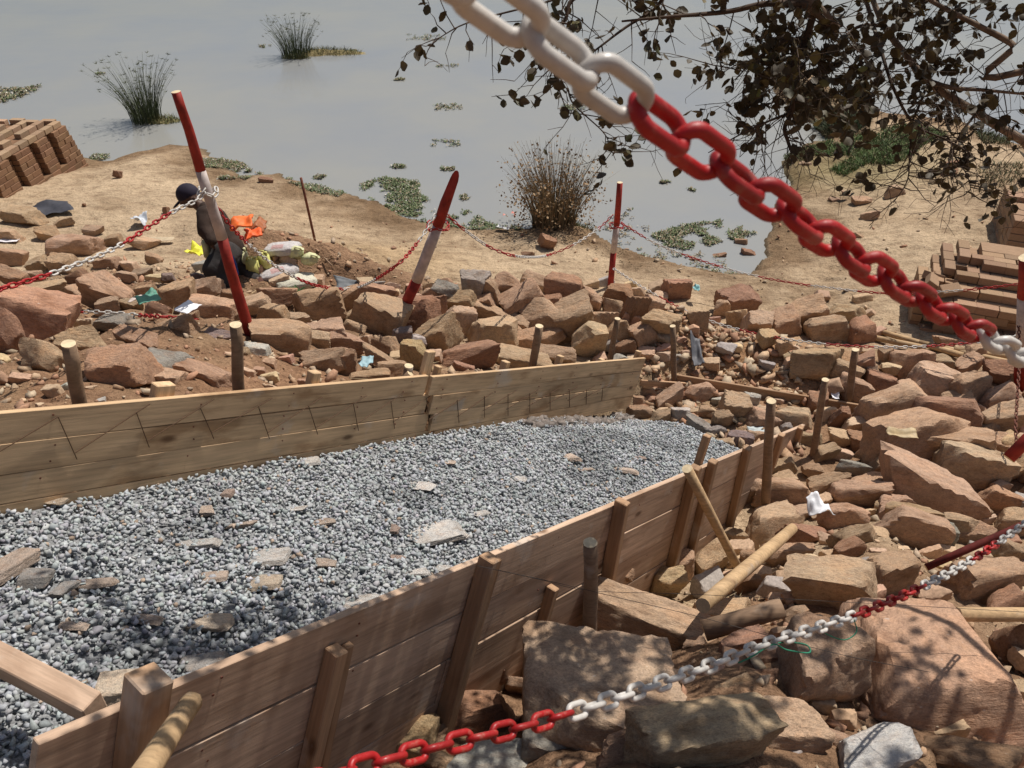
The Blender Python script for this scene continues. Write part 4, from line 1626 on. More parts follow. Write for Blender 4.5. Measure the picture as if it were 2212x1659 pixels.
for e in GS.replace('\n', '|').split('|'):
    x, y, w_, h_, tn = e.split()
    x, y, w_, h_ = float(x), float(y), float(w_), float(h_)
    hp = hit(x, y, wall(0, -.205), NN)
    q = hp - P1
    a, v = float(q @ U), float(q @ V)
    v = max(v, .03)
    t = proj(hp)[2]
    W = w_ * t / FPX
    tall = h_ > .7 * w_
    D = h_ * t / FPX / .75
    Hh = (.17 if not tall else .5) * W
    b = float(gravel_b(np.array(a), np.array(v))) + (Hh * .02 if not tall else Hh * .2)
    p = wall(a, b, v)
    M = frame(p, (1, 0, 0), (0, NN[2], -NN[1]), (0, NN[1], NN[2])) @ Matrix.Rotation(rnd.uniform(-.5, .5), 4, 'Z') @ Matrix.Diagonal((W * 1.2, D * 1.2, Hh, 1))
    k = rnd.uniform(.9, 1.1) * (1.35 if tn in 'wnb' else 1.1)
    if tn == 'w':
        M = M @ Matrix.Diagonal((1.25, 1.25, 1, 1))
    o = obj('embedded_stone', ROCKS[rnd.randrange(18)], None, M, tuple(min(.8, (.55 * z + .45 * .36) * k * 1.1) for z in TONE[tn]))
    gst.append((x, y, w_, o, tn))
GLM = [('far plank wall', 600, 960), ('near corner post', 320, 1460), ('square timber strut', 60, 1470), ('big near post', 1060, 1210), ('shaded patch', 630, 1300), ('far gravel end', 1480, 960), ('paired battens', 1520, 1010)]
buck = {}
for r in gst:
    best = min(range(len(GLM)), key=lambda i: math.hypot(GLM[i][1] - r[0], GLM[i][2] - r[1]))
    dx, dy = r[0] - GLM[best][1], r[1] - GLM[best][2]
    side = ('to the right of' if dx > 0 else 'to the left of') if abs(dx) > abs(dy) else ('below' if dy > 0 else 'above')
    buck.setdefault((best, side), []).append((math.hypot(dx, dy), r))
for (b0, side), L in buck.items():
    L.sort(key=lambda q: q[0])
    for k, (_, r) in enumerate(L):
        tag(r[3], f"{GL[r[4]]} stone half sunk in gravel, {ORD[k]} {side} the {GLM[b0][0]}", 'stone')


# ------------------------------------------------------------------ water plants, reeds, grass
def quads(name, C0, D1, D2, cols, m=None, tri=False):
    n = len(C0)
    if tri:
        vv = np.stack([C0 - D2, C0 + D2, C0 + D1], 1).reshape(-1, 3)
        k = 3
    else:
        vv = np.stack([C0 - D2 * .5, C0 + D1 * .5 - D2, C0 + D1, C0 + D1 * .5 + D2, C0 + D2 * .5], 1).reshape(-1, 3)
        k = 5
    cc = np.repeat(cols[:, None], k, 1).reshape(-1, 3)
    return mk(name, vv, np.arange(k * n).reshape(-1, k), m or M_PLANTC, cols=np.concatenate([cc, np.ones((k * n, 1))], 1))


def inpoly(px, py, pl):
    ins = np.zeros(px.shape, bool)
    n = len(pl)
    for i in range(n):
        ax, ay = pl[i]
        bx, by = pl[(i + 1) % n]
        cr = ((ay > py) != (by > py)) & (px < (bx - ax) * (py - ay) / (by - ay + 1e-9) + ax)
        ins ^= cr
    return ins


def px_samples(pl, n, rs):
    pl = np.array(pl, float)
    x = rs.uniform(pl[:, 0].min(), pl[:, 0].max(), n)
    y = rs.uniform(pl[:, 1].min(), pl[:, 1].max(), n)
    k = inpoly(x, y, pl)
    x, y = x[k], y[k]
    r = np.array([ray(a, b) for a, b in zip(x, y)])
    t = (CAM_Z - .12) / -r[:, 2]
    P = CAMP + r * t[:, None]
    P[:, 2] = np.maximum(height(P[:, 0], P[:, 1]), 0.0)
    return P


def weeds(label, pl, n, seed, green=.6, size=.035, name='floating_weeds'):
    rs = np.random.RandomState(seed)
    P = px_samples(pl, int(n * 2.6), rs)
    cl = fbm2(P[:, 0], P[:, 1], 3.2, 3, seed)
    P = P[cl > -.22]
    size = size * .8
    n = len(P)
    k = 7
    C0 = np.repeat(P, k, 0) + np.concatenate([rs.normal(0, .02, (n * k, 2)), rs.uniform(.003, .02, (n * k, 1))], 1)
    an = rs.uniform(0, 6.28, n * k)
    L_ = rs.uniform(.5, 1.3, n * k) * size
    D1 = np.stack([np.cos(an), np.sin(an), rs.uniform(0, .9, n * k)], -1) * L_[:, None]
    D2 = np.stack([-np.sin(an), np.cos(an), rs.uniform(-.2, .2, n * k)], -1) * (L_ * .34)[:, None]
    g_ = np.array([.115, .15, .065])
    br = np.array([.27, .21, .13])
    pl_ = np.array([.45, .42, .36])
    u = rs.rand(n * k, 1)
    cols = np.where(u < green, g_, np.where(u < .93, br, pl_)) * rs.uniform(.6, 1.4, (n * k, 1))
    o = quads(name, C0, D1, D2, cols)
    tag(o, label, kind='stuff')
    # sticks
    return o


weeds('mat of weeds and pale rubbish behind the curved pole', [(440, 345), (470, 330), (510, 336), (560, 352), (568, 372), (540, 388), (480, 392), (440, 370)], 900, 1, .5)
weeds('thin weeds floating round the steel rod', [(615, 380), (680, 384), (745, 402), (730, 424), (660, 410), (625, 398)], 330, 2)
weeds('broad floating weeds along the shore by the pointed pole', [(775, 385), (830, 368), (900, 378), (905, 400), (930, 425), (945, 470), (930, 486), (870, 462), (815, 430), (790, 405)], 1500, 3, .75)
weeds('weeds at the water edge right of the pointed pole', [(965, 455), (1010, 440), (1060, 470), (1120, 480), (1125, 500), (1040, 500), (975, 490)], 700, 4, .7)
weeds('weeds floating between the upright pole and the path', [(1410, 492), (1480, 470), (1560, 462), (1630, 484), (1640, 502), (1560, 505), (1500, 525), (1440, 515)], 900, 5, .6)
weeds('brown scum and litter in the shallow bay', [(1300, 440), (1360, 430), (1440, 520), (1540, 530), (1600, 560), (1590, 590), (1480, 575), (1380, 545), (1320, 520)], 230, 6, .25)
weeds('weeds drifting at the picture edge beyond the brick clamp', [(-40, 180), (40, 178), (88, 172), (70, 186), (20, 206), (-30, 215)], 260, 7, .5, .05)
weeds('sprigs floating beside the brick clamp', [(186, 318), (232, 320), (228, 330), (192, 334)], 60, 8)
for i, (x, y, w_) in enumerate([(965, 350, 14), (860, 346, 12), (690, 368, 12), (862, 160, 10), (540, 355, 10), (572, 90, 12), (965, 130, 22), (970, 218, 30), (962, 296, 30), (1010, 412, 16), (215, 148, 8), (760, 100, 10), (900, 70, 26), (940, 72, 24), (1240, 220, 26), (1490, 395, 12), (1440, 380, 10), (1350, 440, 16)]):
    weeds('small weed tuft drifting on open water', [(x - w_, y - w_ * .22), (x + w_, y - w_ * .22), (x + w_, y + w_ * .22), (x - w_, y + w_ * .22)], 22, 50 + i, .5, .04, 'weed_tuft')


def stems(name, C0, H, lean, rs, w_, cols, seg=4):
    """thin tapered blades that curve outwards"""
    n = len(C0)
    an = rs.uniform(0, np.pi, n)
    D2 = np.stack([np.cos(an), np.sin(an), np.zeros(n)], -1) * w_[:, None]
    vs, fs = [], []
    for k in range(seg + 1):
        t = k / seg
        c = C0 + np.stack([lean[:, 0] * t * t * H, lean[:, 1] * t * t * H, H * t * (1 - .12 * t * np.hypot(lean[:, 0], lean[:, 1]))], -1)
        ww = D2 * (1 - .75 * t)
        vs += [c - ww, c + ww]
    vv = np.stack(vs, 1)
    kk = 2 * (seg + 1)
    base = (np.arange(n) * kk)[:, None]
    for k in range(seg):
        fs.append(np.concatenate([base + 2 * k, base + 2 * k + 1, base + 2 * k + 3, base + 2 * k + 2], 1))
    cc = np.repeat(cols[:, None], kk, 1).reshape(-1, 3)
    o = mk(name, vv.reshape(-1, 3), np.concatenate(fs), M_PLANTC, cols=np.concatenate([cc, np.ones((len(cc), 1))], 1))
    tips = vv[:, -2:].mean(1)
    return o, tips


def mound(name, x, y, w_, h_, ht, col, root):
    P = hit(x, y, (0, 0, 0), np.array([0, 0, 1.]))
    t = proj(P)[2]
    W, Dp = w_ * t / FPX / 2, h_ * t / FPX / .38 / 2
    bm = bmesh.new()
    n, m = 10, 28
    vs = [[None] * m for _ in range(n + 1)]
    V_, F_ = [], []
    for i in range(n + 1):
        for j in range(m):
            a = 2 * math.pi * j / m
            r = 1 - i / n
            rr = r * (1 + .18 * math.sin(a * 3 + x) + .1 * math.sin(a * 7 + y))
            V_.append((P[0] + math.cos(a) * rr * W, P[1] + math.sin(a) * rr * Dp, -.03 + ht * (1 - r ** 1.6)))
    V_ = np.array(V_)
    V_[:, 2] += .25 * ht * fbm(V_ * 6, 3, 5)
    for i in range(n):
        for j in range(m):
            F_.append((i * m + j, i * m + (j + 1) % m, (i + 1) * m + (j + 1) % m, (i + 1) * m + j))
    bm.free()
    cols = np.concatenate([np.array(col) * NR.uniform(.7, 1.3, (len(V_), 1)), np.ones((len(V_), 1))], 1)
    return put(mk(name, V_, np.array(F_), M_RUB, cols=cols, smooth=True), root)


def reed(label, x, y, wpx, hpx, n, seed, cols, moundspec, umbel=False, dry=False, spread=.55):
    P = hit(x, y, (0, 0, 0), np.array([0, 0, 1.]))
    t = proj(P)[2]
    W, H = wpx * t / FPX, hpx * t / FPX / .83
    root = thing('reed_clump', label, 'reeds', P)
    rs = np.random.RandomState(seed)
    r = np.sqrt(rs.rand(n)) * W * .5
    a = rs.uniform(0, 6.28, n)
    C0 = np.stack([P[0] + r * np.cos(a), P[1] + r * np.sin(a), np.zeros(n) - .02], -1)
    lean = np.stack([np.cos(a), np.sin(a)], -1) * (r / (W * .5) * spread)[:, None] + rs.normal(0, .10, (n, 2))
    hh = H * rs.uniform(.45, 1.0, n)
    cc = np.array(cols)[rs.randint(0, len(cols), n)] * rs.uniform(.6, 1.35, (n, 1))
    o, tips = stems('stems', C0, hh, lean, rs, rs.uniform(.004, .008, n), cc)
    tag(put(o, root), kind='stuff')
    if umbel or dry:
        sel = tips[rs.rand(len(tips)) < (.35 if umbel else .6)]
        k = 12 if umbel else 6
        C1 = np.repeat(sel, k, 0)
        if dry:
            C1[:, 2] -= rs.uniform(0, H * .55, len(C1))
            C1[:, :2] += rs.normal(0, .05, (len(C1), 2))
        d = rs.normal(size=(len(C1), 3))
        d[:, 2] = np.abs(d[:, 2]) * .6
        d /= np.linalg.norm(d, axis=1)[:, None]
        D1 = d * (.07 if umbel else .035)
        D2 = np.cross(d, rs.normal(size=d.shape)) * (.0025 if umbel else .010)
        c2 = np.array([.12, .13, .07] if umbel else [.26, .17, .09]) * rs.uniform(.6, 1.4, (len(C1), 1))
        tag(put(quads('seed_heads', C1, D1, D2, c2, tri=umbel), root), kind='stuff')
    for (mx, my, mw, mh, mht, mc) in moundspec:
        mound('mud_mound', mx, my, mw, mh, mht, mc, root)
        P2 = hit(mx, my, (0, 0, 0), np.array([0, 0, 1.]))
        t2 = proj(P2)[2]
        m = int(380 * mw / 100)
        a = rs.uniform(0, 6.28, m)
        rr = np.sqrt(rs.rand(m)) * .95
        C2 = np.stack([P2[0] + rr * np.cos(a) * mw * t2 / FPX / 2, P2[1] + rr * np.sin(a) * mh * t2 / FPX / .76, mht * (1 - rr ** 1.6) - .02], -1)
        gcol = np.array([[.13, .14, .05], [.20, .17, .07], [.10, .11, .04]])[rs.randint(0, 3, m)] * rs.uniform(.6, 1.4, (m, 1))
        o2, _ = stems('low_grass', C2, rs.uniform(.04, .13, m), rs.normal(0, .6, (m, 2)), rs, rs.uniform(.004, .009, m), gcol, 2)
        tag(put(o2, root), kind='stuff')
    return root


GRN = [(.065, .085, .035), (.09, .11, .05), (.05, .06, .03)]
reed('papyrus clump standing in the pond beside the curved pole\'s top', 318, 262, 62, 112, 300, 1, GRN, [(352, 262, 95, 18, .07, (.20, .17, .08))], umbel=True, spread=.5)
reed('distant reed clump with a long low grassy islet', 640, 122, 60, 72, 260, 2, GRN, [(705, 116, 170, 18, .12, (.24, .19, .09)), (640, 126, 70, 10, .05, (.10, .09, .04))], umbel=True, spread=.5)
reed('dry brown reed bush at the shore between two painted poles', 1196, 500, 92, 160, 620, 3, [(.17, .12, .075), (.24, .18, .11), (.10, .085, .05), (.30, .23, .14)],
     [(1225, 503, 130, 26, .10, (.19, .14, .07))], dry=True, spread=.38)


def grass(label, pl, n, seed, hh, cols, name='grass', lean=.7):
    rs = np.random.RandomState(seed)
    P = px_samples(pl, n, rs)
    cl = fbm2(P[:, 0], P[:, 1], 2.2, 3, seed)
    P = P[cl > -.35]
    n = len(P)
    cc = np.array(cols)[rs.randint(0, len(cols), n)] * rs.uniform(.6, 1.4, (n, 1))
    cc = cc * (1 + .35 * fbm2(P[:, 0], P[:, 1], 3.0, 2, seed + 1))[:, None].clip(.5, 1.5)
    o, _ = stems(name, P, rs.uniform(.5, 1.2, n) * hh, rs.normal(0, lean, (n, 2)), rs, rs.uniform(.004, .011, n), cc, 2)
    return tag(o, label, kind='stuff')


G2 = [(.085, .15, .04), (.12, .17, .055), (.16, .16, .07), (.06, .10, .03)]
grass('green grass patch on the causeway', [(1745, 320), (1800, 300), (1880, 292), (1960, 285), (2040, 298), (2030, 322), (1985, 340), (1960, 372), (1920, 382), (1870, 372), (1820, 388), (1790, 372), (1840, 350), (1760, 342)], 15000, 1, .075, G2)
grass('grass on the shore edge under the branches', [(1695, 320), (1750, 312), (1770, 330), (1730, 350), (1700, 356)], 1500, 2, .05, [(.16, .16, .08), (.12, .15, .06)])
grass('rough weeds along the causeway side', [(1665, 150), (1700, 150), (1760, 200), (1830, 240), (1880, 272), (1860, 292), (1790, 290), (1740, 250), (1690, 200)], 8000, 3, .20, [(.09, .10, .045), (.16, .14, .07), (.05, .06, .03), (.22, .18, .10)], name='weeds')
grass('dark green bush edge by the inlet', [(1760, 262), (1840, 256), (1876, 270), (1850, 290), (1790, 284)], 5000, 4, .16, [(.045, .07, .03), (.07, .09, .04)], name='weeds')
grass('scrubby tufts on the right bank', [(2090, 400), (2212, 380), (2212, 440), (2120, 450)], 900, 5, .07, [(.16, .14, .07), (.10, .11, .05), (.25, .19, .11)], name='dry_grass')
grass('sparse scrub near the causeway end', [(2100, 280), (2180, 290), (2180, 320), (2120, 320)], 700, 6, .1, [(.09, .10, .045)], name='weeds')
grass('dry roots along the pond bank', [(1000, 500), (1300, 520), (1420, 570), (1400, 590), (1200, 560), (1020, 520), (880, 480), (740, 432), (760, 428), (900, 470)], 1500, 7, .03, [(.24, .17, .10), (.16, .11, .06)], name='dry_roots', lean=1.6)
# small leafy sprout by the sacks
P_, t_0 = ghit(640, 655)
pl_ = thing('seedling', 'small dark green sprout between rocks in front of the cement sacks', 'plant', P_)
obj('stem', tube_mesh('stem', loft(Vector(P_), Vector(at(641, 628, t_0 - .12)), 4), [.006] * 4, M_PLANTC, 5), pl_, Matrix.Identity(4))
rs = np.random.RandomState(4)
M_LEAFG = m_plain('sprout_leaf', (.05, .10, .03), bmp=0)
for k in range(9):
    c0 = Vector(at(641 + rs.uniform(-5, 5), 628 + rs.uniform(-4, 12), t_0 - .12))
    d = Vector(rs.normal(size=3))
    d.z = abs(d.z) * .6
    d.normalize()
    sd2 = d.cross(Vector((0, 0, 1))).normalized()
    vv = [c0, c0 + d * .05 + sd2 * .018, c0 + d * .11 + Vector((0, 0, -.02)), c0 + d * .05 - sd2 * .018]
    put(mk('leaf', [tuple(q) for q in vv], [(0, 1, 2), (0, 2, 3)], M_LEAFG), pl_)

# ------------------------------------------------------------------ sacks, cans, cloths and litter
def crumple(name, x, y, w_, h_, col, label, cat, ang=0, amp=.25, thick=.01, rough=.6, lift=.02, pd=None, n=14, seed=0, sharp=True):
    P, t = ghit(x, y, lift) if pd is None else (at(x, y, pd), pd)
    W = w_ * t / FPX
    D = h_ * t / FPX / .62
    rs = np.random.RandomState(seed + int(x))
    u = np.linspace(-.5, .5, n)
    a, b = np.meshgrid(u, u)
    ed = 1 + .05 * np.sin(np.arctan2(b, a) * 3 + seed) + .07 * fbm2(a * 3 + seed, b * 3, 2.0, 3, seed)
    a, b = a * ed, b * ed
    ca, sa = math.cos(ang), math.sin(ang)
    xx, yy = (a * ca - b * sa) * W, (a * sa + b * ca) * D
    q = np.stack([a * 4, b * 4, a * 0 + seed], -1)
    z = (fbm(q * .55, 2, seed) + 1) * .5 * amp * min(W, D)
    gz = height(P[0] + xx, P[1] + yy, False)
    gz = np.maximum(gz, P[2] - .05) if pd is None else P[2] + 0 * xx
    pts = np.stack([P[0] + xx + .05 * W * fbm(q * .6 + 9, 2, 3), P[1] + yy, gz + z + .012 + (lift if pd is None else 0)], -1).reshape(-1, 3)
    i = np.arange(n * n).reshape(n, n)
    F_ = np.stack([i[:-1, :-1], i[:-1, 1:], i[1:, 1:], i[1:, :-1]], -1).reshape(-1, 4)
    m = m_plain(name + '_material', col, rough, .4, .15, 25, .15)
    o = mk(name, pts, F_, m, smooth=not sharp)
    md = o.modifiers.new('thick', 'SOLIDIFY')
    md.thickness = thick * .3
    return tag(o, label, cat)


crumple('cloth', 112, 456, 76, 40, (.045, .045, .055), 'black cloth lying crumpled on the sand', 'cloth', .5, .25, seed=3)
crumple('paper_bag', 305, 483, 26, 22, (.55, .58, .62), 'small white and blue bag on the sand below the rising chain', 'bag', .2, .9, seed=5)
crumple('paper', 20, 521, 40, 14, (.75, .72, .74), 'white sheet of paper at the picture edge', 'paper', .1, .1, seed=6)
crumple('paper_sheet', 415, 700, 40, 26, (.85, .84, .86), 'clean white paper lying below the green rag', 'paper', -.5, .06, seed=7, lift=.16, pd=None)
crumple('rag', 332, 690, 40, 36, (.10, .26, .19), 'green rag hanging over the loose chain', 'rag', .9, .6, seed=8, lift=.16)
crumple('plastic_scrap', 308, 668, 40, 14, (.62, .52, .46), 'pale wrinkled plastic scrap behind the green rag', 'scrap', 0, .5, seed=9, lift=.1)
crumple('plastic_scrap', 794, 797, 26, 22, (.28, .42, .46), 'pale blue plastic scrap behind the far planks', 'scrap', 0, .8, seed=10, lift=.06)
crumple('foil', 1752, 1148, 42, 32, (.80, .80, .82), 'crumpled silver foil beside the log end', 'foil', .3, .9, rough=.25, seed=11, lift=.22)
crumple('plastic_bag', 1502, 637, 14, 12, (.25, .45, .45), 'tiny teal plastic bag behind the first rock of the path heap', 'bag', 0, 1, seed=12, lift=.1)
crumple('card', 345, 519, 60, 14, (.48, .38, .25), 'flat sheet of cardboard on the sand left of the man', 'card', .1, .06, seed=13)
crumple('plastic_sheet', 770, 622, 90, 16, (.10, .11, .12), 'dark plastic sheet half buried before the sand heap', 'plastic sheet', .1, .15, seed=14)
crumple('wrapper', 1098, 470, 26, 14, (.65, .25, .20), 'red and white wrapper among the shore weeds', 'wrapper', .2, .5, seed=15)
crumple('wrapper', 1088, 496, 28, 10, (.62, .62, .60), 'pale wrapper at the waterline left of the dry bush', 'wrapper', -.2, .5, seed=16)
crumple('plastic_bag', 985, 22, 38, 44, (.52, .50, .47), 'greyish white bag floating at the top of the pond', 'bag', 0, .3, seed=17)
crumple('rag', 1930, 986, 60, 18, (.46, .35, .20), 'pleated tan sacking scrap on the outer rubble slope', 'rag', 0, .6, seed=18, lift=.25)
crumple('plastic_scrap', 1802, 860, 16, 10, (.75, .75, .80), 'white plastic bit down in the dark pit', 'scrap', 0, .8, seed=19)
crumple('rag', 1503, 775, 22, 44, (.10, .10, .11), 'dark grey rag stuck in the dug soil', 'rag', 0, .6, seed=20, lift=.05)
crumple('plastic_scrap', 1632, 935, 0.1 + 34, 14, (.45, .50, .50), 'grey plastic lid by the far near-plank stake', 'scrap', 0, .3, seed=21)
M_STICK = M_LOG
for (x, y, x2, y2, l) in [(812, 592, 860, 568, 'thin dark stick crossing the pointed pole'), (1448, 448, 1500, 443, 'long pale reed stick floating above the weeds'), (700, 556, 718, 575, 'short twig at the sand heap foot')]:
    lying('stick', [gp3(x, y, .03), gp3(x2, y2, .05)], .008, M_POLE, l, 'stick', n=6)


def sack(x, y, w_, h_, ang, col, label, lift=0, printed=False):
    P, t = ghit(x, y)
    W = w_ * t / FPX
    Hh = h_ * t / FPX * .62
    bm = bmesh.new()
    bmesh.ops.create_icosphere(bm, subdivisions=4, radius=1)
    for q in bm.verts:
        c = q.co
        def se(v, e):
            return math.copysign(abs(v) ** e, v)
        c.x, c.y, c.z = se(c.x, .55), se(c.y, .7), se(c.z, .8)
        r = 1 + .06 * float(vnoise(np.array([c.x * 3 + x, c.y * 3, c.z * 3]))) + .03 * math.sin(c.x * 17 + c.y * 9)
        q.co = Vector((c.x * r * (1 + .12 * abs(c.y)), c.y * r * .95, c.z * r))
    me = bpy.data.meshes.new('sack')
    bm.to_mesh(me)
    bm.free()
    me.materials.append(m_sack(col, printed))
    me.polygons.foreach_set('use_smooth', [True] * len(me.polygons))
    M = Matrix.Translation(Vector((P[0], P[1], P[2] + Hh * .45 + lift))) @ Euler((rnd.uniform(-.1, .1), rnd.uniform(-.12, .12), ang)).to_matrix().to_4x4() @ Matrix.Diagonal((W / 2, W / 3.1, Hh / 2, 1))
    return tag(obj('cement_sack', me, None, M), label, 'sack')


def m_sack(col, printed):
    m, t, b = mat('woven_sack', rough=.6, spec=.3)
    v = coords(t)
    n = noise(t, v, 5, 4)
    c = ramp(t, n, [(.35, tuple(q * .82 for q in col)), (.65, col)])
    if printed:
        sp = nd(t, 'ShaderNodeSeparateXYZ')
        t.links.new(v, sp.inputs[0])

        def band(sock, lo, hi):
            a = nd(t, 'ShaderNodeMath', operation='GREATER_THAN')
            a.inputs[1].default_value = lo
            b2 = nd(t, 'ShaderNodeMath', operation='LESS_THAN')
            b2.inputs[1].default_value = hi
            t.links.new(sp.outputs[sock], a.inputs[0])
            t.links.new(sp.outputs[sock], b2.inputs[0])
            mu = nd(t, 'ShaderNodeMath', operation='MULTIPLY')
            t.links.new(a.outputs[0], mu.inputs[0])
            t.links.new(b2.outputs[0], mu.inputs[1])
            return mu.outputs[0]
        mu = nd(t, 'ShaderNodeMath', operation='MULTIPLY')
        t.links.new(band(0, -.45, .25), mu.inputs[0])
        t.links.new(band(1, -.75, -.15), mu.inputs[1])
        mu2 = nd(t, 'ShaderNodeMath', operation='MULTIPLY')
        t.links.new(mu.outputs[0], mu2.inputs[0])
        mu2.inputs[1].default_value = .55
        c = mixc(t, c, (.45, .16, .14), mu2.outputs[0])
    t.links.new(c, b.inputs['Base Color'])
    bump(t, b, noise(t, v, 9, 5), .5, .03)
    return m


sack(614, 560, 76, 38, -.1, (.62, .58, .56), 'upper white cement sack with red print, topmost of the heap', .06, True)
sack(604, 598, 82, 42, .5, (.60, .56, .55), 'middle greyish cement sack leaning downhill, under the topmost one', 0, True)
sack(640, 620, 86, 44, .45, (.66, .63, .50), 'lowest cream sack of the heap, nearest the sprout')
M_YEL = m_plain('yellow_plastic', (.62, .60, .20), rough=.45, var=.12, bmp=.05)
M_PYEL = m_plain('pale_yellow_plastic', (.62, .62, .36), rough=.5, var=.12, bmp=.05)


def jerry(x, y, w_, h_, ang, m, label, tilt=0, lift=0, pd=None):
    P, t = ghit(x, y)
    if pd:
        P, t = at(x, y, pd), pd
    W, Hh = w_ * t / FPX, h_ * t / FPX / .85
    root = thing('jerrycan', label, 'jerrycan', P)
    M = Matrix.Translation(Vector(P) + Vector((0, 0, lift))) @ Euler((tilt, tilt * .6, ang)).to_matrix().to_4x4()
    bm = bmesh.new()
    bmesh.ops.create_cube(bm, size=1)
    for q in bm.verts:
        q.co = Vector((q.co.x * W, q.co.y * W * .65, (q.co.z + .5) * Hh))
        if q.co.z > Hh * .5:
            q.co.x *= .8
    bmesh.ops.bevel(bm, geom=bm.edges[:], offset=W * .14, segments=3, affect='EDGES')
    me = bpy.data.meshes.new('can_body')
    bm.to_mesh(me)
    bm.free()
    me.materials.append(m)
    me.polygons.foreach_set('use_smooth', [True] * len(me.polygons))
    obj('can_body', me, root, M)
    hd = [Vector((-W * .28, 0, Hh * .97)), Vector((-W * .25, 0, Hh * 1.13)), Vector((W * .1, 0, Hh * 1.13)), Vector((W * .14, 0, Hh * .97))]
    obj('handle', tube_mesh('handle', hd, [W * .06] * 4, m, 8), root, M)
    obj('cap', tube_mesh('cap', [Vector((W * .28, 0, Hh * .95)), Vector((W * .28, 0, Hh * 1.1))], [W * .1] * 2, m, 10), root, M)
    return root


jerry(551, 598, 32, 36, .3, M_YEL, 'olive yellow jerrycan with square side, below the orange vests')
jerry(576, 590, 28, 40, -.2, M_YEL, 'olive yellow jerrycan nearest the sacks')
jerry(530, 590, 30, 46, .1, M_PYEL, 'pale yellow jerrycan right behind the man\'s back')
jerry(664, 590, 32, 26, .8, M_PYEL, 'pale yellow jerrycan lying on the sacks, right end', .9, .12)
jerry(640, 575, 30, 26, .4, M_PYEL, 'cream jerrycan tucked beside the topmost sack', .6, .10)
crumple('plastic_bag', 430, 556, 36, 34, (.72, .68, .05), 'bright yellow plastic bag in front of the man\'s knee', 'bag', 0, .9, seed=31, lift=.05, n=18)
crumple('orange_vest', 538, 547, 44, 30, (.82, .16, .03), 'bright orange folded vest on the cans, left piece', 'vest', .1, .5, seed=32, lift=.30, thick=.05)
crumple('orange_vest', 558, 556, 34, 22, (.78, .13, .03), 'bright orange folded vest on the cans, right piece', 'vest', .4, .4, seed=33, lift=.26, thick=.05)
crumple('basket', 568, 538, 28, 30, (.33, .11, .04), 'brown basket lid leaning behind the orange vests', 'basket', .1, .8, seed=34, lift=.22, thick=.05)

# ------------------------------------------------------------------ the man
fp, md_ = ghit(560, 620)
M_SKIN = m_plain('dark_skin', (.085, .045, .03), rough=.55, var=.1, bmp=.05)
M_JACK = m_plain('dark_brown_jacket', (.036, .022, .016), rough=.9, var=.3, scale=6, bmp=.6, bd=.03)
M_TROU = m_plain('charcoal_trousers', (.038, .034, .033), rough=.9, var=.3, scale=6, bmp=.6, bd=.03)
M_CAP = m_plain('navy_cap', (.022, .018, .032), rough=.8, var=.2, bmp=.2)
M_BLUE = m_plain('blue_cloth', (.03, .05, .20), rough=.8, bmp=.4)
M_SHOE = m_plain('brown_shoe', (.12, .05, .035), rough=.7)
man = thing('person', 'man in dark cap and brown jacket climbing with bent back past the curved pole', 'person', fp)
D0 = md_


def J(x, y, dz=0):
    return Vector(at(x, y, D0 + dz))


def ball(bm, c, r, M=None):
    bmesh.ops.create_uvsphere(bm, u_segments=14, v_segments=8, radius=1, matrix=Matrix.Translation(c) @ (M or Matrix.Diagonal((r, r, r, 1))))


def fused(name, bones, m, voxel=.016, balls=(), smooth=4, fold=0.0):
    """tapered limbs fused into one continuous surface"""
    bm = bmesh.new()
    for (a, ra), (b, rb) in bones:
        n = max(2, int((b - a).length / (min(ra, rb) * .35)))
        for k in range(n + 1):
            t = k / n
            ball(bm, a.lerp(b, t), ra + (rb - ra) * t)
    for c, M in balls:
        ball(bm, c, 1, M)
    me = bpy.data.meshes.new(name)
    bm.to_mesh(me)
    bm.free()
    o = bpy.data.objects.new(name, me)
    COL.objects.link(o)
    md = o.modifiers.new('r', 'REMESH')
    md.mode = 'VOXEL'
    md.voxel_size = voxel
    sm = o.modifiers.new('s', 'SMOOTH')
    sm.iterations = smooth
    dg = bpy.context.evaluated_depsgraph_get()
    me2 = bpy.data.meshes.new_from_object(o.evaluated_get(dg))
    bpy.data.objects.remove(o)
    v = np.empty(len(me2.vertices) * 3)
    me2.vertices.foreach_get('co', v)
    v = v.reshape(-1, 3)
    if fold:
        nn = np.empty(len(me2.vertices) * 3)
        me2.vertices.foreach_get('normal', nn)
        v = v + nn.reshape(-1, 3) * (fold * fbm(v * np.array([7, 7, 11]), 3, 4))[:, None]
        me2.vertices.foreach_set('co', v.ravel())
    me2.materials.clear()
    me2.materials.append(m)
    me2.polygons.foreach_set('use_smooth', [True] * len(me2.polygons))
    return put(obj(name, me2), man)


